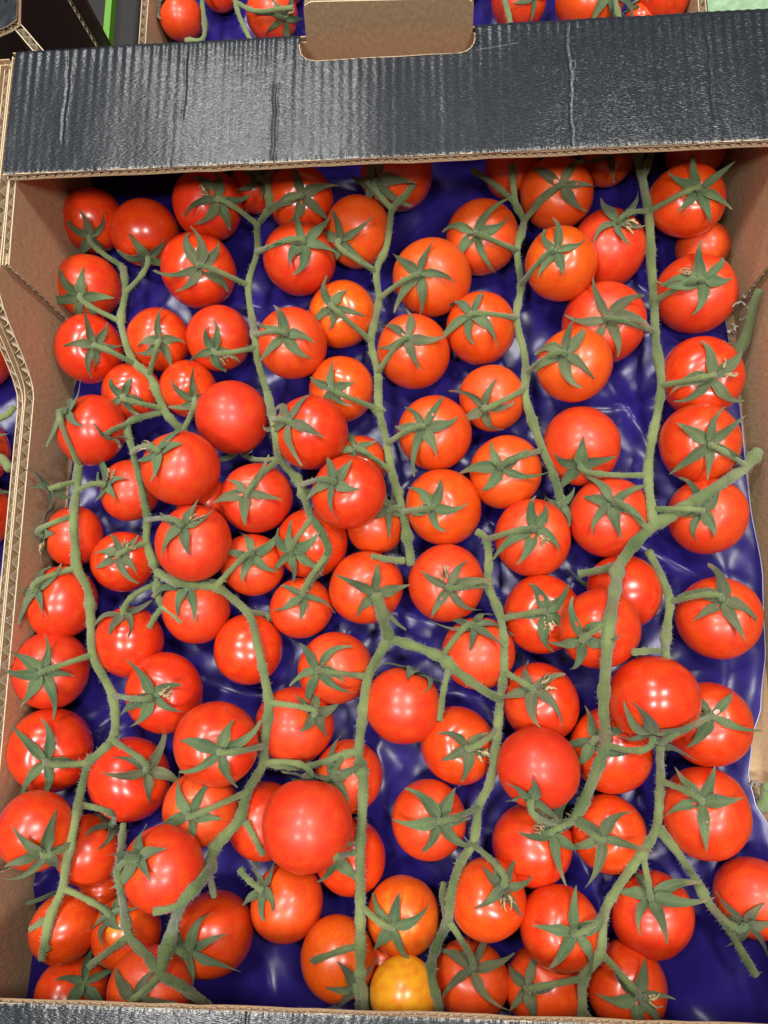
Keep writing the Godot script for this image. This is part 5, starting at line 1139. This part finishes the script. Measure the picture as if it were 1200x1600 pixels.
	fruit(v, [-19.9, 19.5, 25.4, 19.5, -0.35, 0.92, -0.17, 0.20], "", [-26.3, 36.3, 22.3, -26.6, 38.2, 21.8, -24, 53.3, 18.1, -22.2, 56.9, 16.9, -21, 51.4, 17.8, -19.5, 43.6, 19, -17.3, 39.8, 19.3, -14.8, 39.1, 18.9, -12.5, 38.4, 18.5])
	fruit(v, [8.7, 23.3, 53.2, 19.4, -0.23, 0.97, -0.02, 0.70], "", [4.5, 40.8, 52.8, 3.4, 43.3, 52.5, 1.7, 44, 52, -0.5, 43.8, 51.1, -2.9, 42.8, 50, -5.5, 41, 48.8, -8.1, 38.7, 47.6, -10.6, 36.2, 46.4, -12.8, 33.6, 45.4])
	fruit(v, [-24.7, 30.8, 71.7, 19.3, 0.56, 0.74, 0.37, 0.60], "", [-14.6, 44.1, 78.4, -13.9, 44.9, 79.1, -13.3, 45.3, 79.8, -13, 45, 80.9, -12.7, 44.2, 81.9, -12.6, 43.3, 83, -12.6, 42.2, 84, -12.6, 40.9, 85, -12.6, 39.6, 85.9])
	fruit(v, [-1.3, 14, 80, 14, -0.31, -0.61, -0.73, 0.45], "")
	fruit(v, [38.9, 13.7, 112.6, 13.7, -0.18, -0.62, -0.76, 0.40], "")
	hair_part(v)
	loose_tomato("small yellow-orange unripe tomato lying loose against the near flange", [11.4, 45.2, 246.2, 16.7, -0.20, -0.12, 0.97, 0.97], "p")
	loose_tomato("half hidden red tomato with a ragged calyx in the near corner by the flange", [-166.6, 25.1, 259.8, 19.1, 0.61, 0.57, -0.55, 0.25], "")


func bare_calyx(v: Node3D, at: Vector3, stalk: Array) -> void:
	var k := make_skin(0.017)
	var o := put("empty_calyx", calyx_shape(k, false), M.leaf, v)
	var p := millimetres(stalk)
	var axis := ((p[1] - p[0]).normalized() + Vector3(0, 0.5, 0)).normalized()
	o.transform = Transform3D(aimed(axis), at * 0.001 - axis * 0.0150)
	stalk_of(v, p)


func loose_tomato(label: String, d: Array, mark: String) -> void:
	var o := base("loose_tomato", Vector3(d[0], d[1] - d[3], d[2]) * 0.001)
	tag(o, label, "tomato")
	d[0] = 0.0
	d[1] = d[3]
	d[2] = 0.0
	fruit(o, d, mark)


func build_neighbours() -> void:
	var v: Node3D
	v = vine("vine in the lower box seen between its brown side wall and the handle tab", [-127.1, -86, -446])
	stem(v, "stem", 1.7, 1.7, [-23.6, 34, -24.1, -23.8, 34, -20, -24.2, 34, -14.2, -24.6, 34, -7.4, -24.9, 34, -0.4, -25.1, 34, 6.4, -25.1, 34, 12.1, -24.5, 34, 18.4, -23.5, 34, 24.8, -22.5, 34, 30.9, -21.9, 34, 36, -21.6, 34, 43.3, -23.3, 34, 48.9, -27.4, 34, 49.9, -32.8, 34, 49.5, -36.8, 34, 49.2])
	stem(v, "side_stem", 1.7, 1.7, [2.3, 39, 13, 3.2, 39, 17.7, 4.5, 39, 24.3, 6.1, 39, 30.9, 8.3, 39, 37.1, 11, 39, 43.3, 13.4, 39, 48.9, 16.4, 39, 55.6, 18.9, 39, 60.7])
	stem(v, "side_stem", 1.6, 1.6, [6.4, 41, 24.1, 10.5, 41, 27.2, 15.8, 41, 30.6, 20.3, 41, 32.2, 25, 41, 32.9, 30.1, 41, 32.8, 36, 41, 32.2, 41.2, 41, 31.7, 46.3, 41, 31.4, 50.2, 41, 31.2])
	fruit(v, [-47.8, 17.9, 12, 17.9, -0.71, 0.62, -0.32, 0.20], "", [-59.6, 28.3, 6.6, -60, 30.7, 5.5, -56.6, 33.2, 4.4, -50.4, 35.2, 3.4, -42.3, 36.3, 2.4, -33.3, 36, 1.5])
	fruit(v, [-16.5, 14.9, -13.5, 14.9, 0.28, 0.94, 0.21, 0.15], "")
	fruit(v, [28.7, 20.7, 17.4, 20.7, 0.61, 0.45, 0.65, 0.25], "f", [40.6, 29.5, 29.9, 41, 31.4, 31.4, 38.3, 33.6, 31.7, 33.4, 35.4, 30.9, 26.9, 36.4, 29.5, 19.6, 36, 27.8])
	fruit(v, [35.5, 19.9, -15.8, 19.9, -0.06, 0.94, 0.35, 0.20], "")
	hair_part(v)
	v = vine("vine in the lower box between the handle tab and the rim by the green panel", [142.4, -86, -428])
	stem(v, "stem", 1.8, 1.8, [-59.2, 40, -12.4, -58.8, 40, -8.2, -58.3, 40, -2.2, -57.6, 40, 4.5, -56.9, 40, 10.9, -55.9, 40, 16.8, -54.7, 40, 22.8, -53.6, 40, 28.6, -52.7, 40, 33.9, -52, 40, 40.2, -51.6, 40, 46.5, -51.3, 40, 50.9])
	stem(v, "side_stem", 1.6, 1.6, [25.1, 44, 9.3, 25.3, 44, 13.7, 25.6, 44, 20, 25.9, 44, 26.6, 26.3, 44, 31.9, 27.2, 44, 38.3, 28, 44, 43.1])
	fruit(v, [-43.2, 21.8, 0.9, 21.8, 0.54, 0.70, 0.46, 0.15], "", [-32.2, 35.9, 10.2, -32, 38.2, 10.9, -34.9, 39.5, 9.9, -40.1, 39.8, 7.7, -46.8, 38.7, 4.7, -54.3, 36, 1.3])
	fruit(v, [10.9, 26.4, 8, 26.4, 0.44, 0.81, 0.40, 0.30], "")
	fruit(v, [68.4, 21.9, 3, 21.9, -0.19, 0.97, 0.13, 0.10], "")
	fruit(v, [52.1, 13.1, 16.8, 13.1, -0.67, 0.56, -0.49, 0.35], "")
	fruit(v, [-88, 20.6, -28.6, 20.6, -0.51, 0.83, 0.24, 0.20], "")
	hair_part(v)
	v = vine("vine in the neighbouring box glimpsed beyond the low white rim", [-256.5, 6, -55])
	stem(v, "stem", 2.0, 2.0, [0.8, 28, 10.2, 2.9, 28, 8.8, 5.8, 28, 6.9, 9.2, 28, 4.6, 12.7, 28, 2.4, 15.9, 28, 0.4, 19.5, 28, -1.7, 23.2, 28, -3.8, 26.7, 28, -5.7, 29.2, 28, -7.4, 31.7, 28, -11.4])
	stem(v, "side_stem", 1.9, 1.9, [1, 37, -3.1, 3.1, 37, -1.1, 6, 37, 1.6, 9.5, 37, 4.8, 13.2, 37, 8.2, 16.9, 37, 11.6, 20.2, 37, 14.7, 23, 37, 17.1, 26.1, 37, 19.5, 29.4, 37, 21.8, 32.5, 37, 24, 34.9, 37, 25.9, 37, 37, 28.6, 38.5, 37, 31])
	fruit(v, [-0.5, 22.8, -47.4, 22.8, -0.01, 0.89, 0.45, 0.10], "")
	fruit(v, [4, 22.7, 14.8, 22.7, 0.33, 0.94, 0.01, 0.10], "", [11, 42.6, 15, 12.7, 45, 14.9, 15.2, 45.6, 14.6, 18.4, 44.3, 14.2, 22.1, 41.1, 13.6, 25.9, 36, 13])
	fruit(v, [9.3, 22.3, 54.5, 22.3, 0.63, 0.73, -0.28, 0.12], "", [22.3, 37.4, 48.7, 24.4, 39.6, 47.7, 26.3, 40.7, 46.8, 28, 40.7, 45.9, 29.5, 39.2, 45, 31, 36, 44.1])
	fruit(v, [-12.8, 12.2, -22, 12.2, 0.11, 0.81, -0.57, 0.20], "")
	hair_part(v)
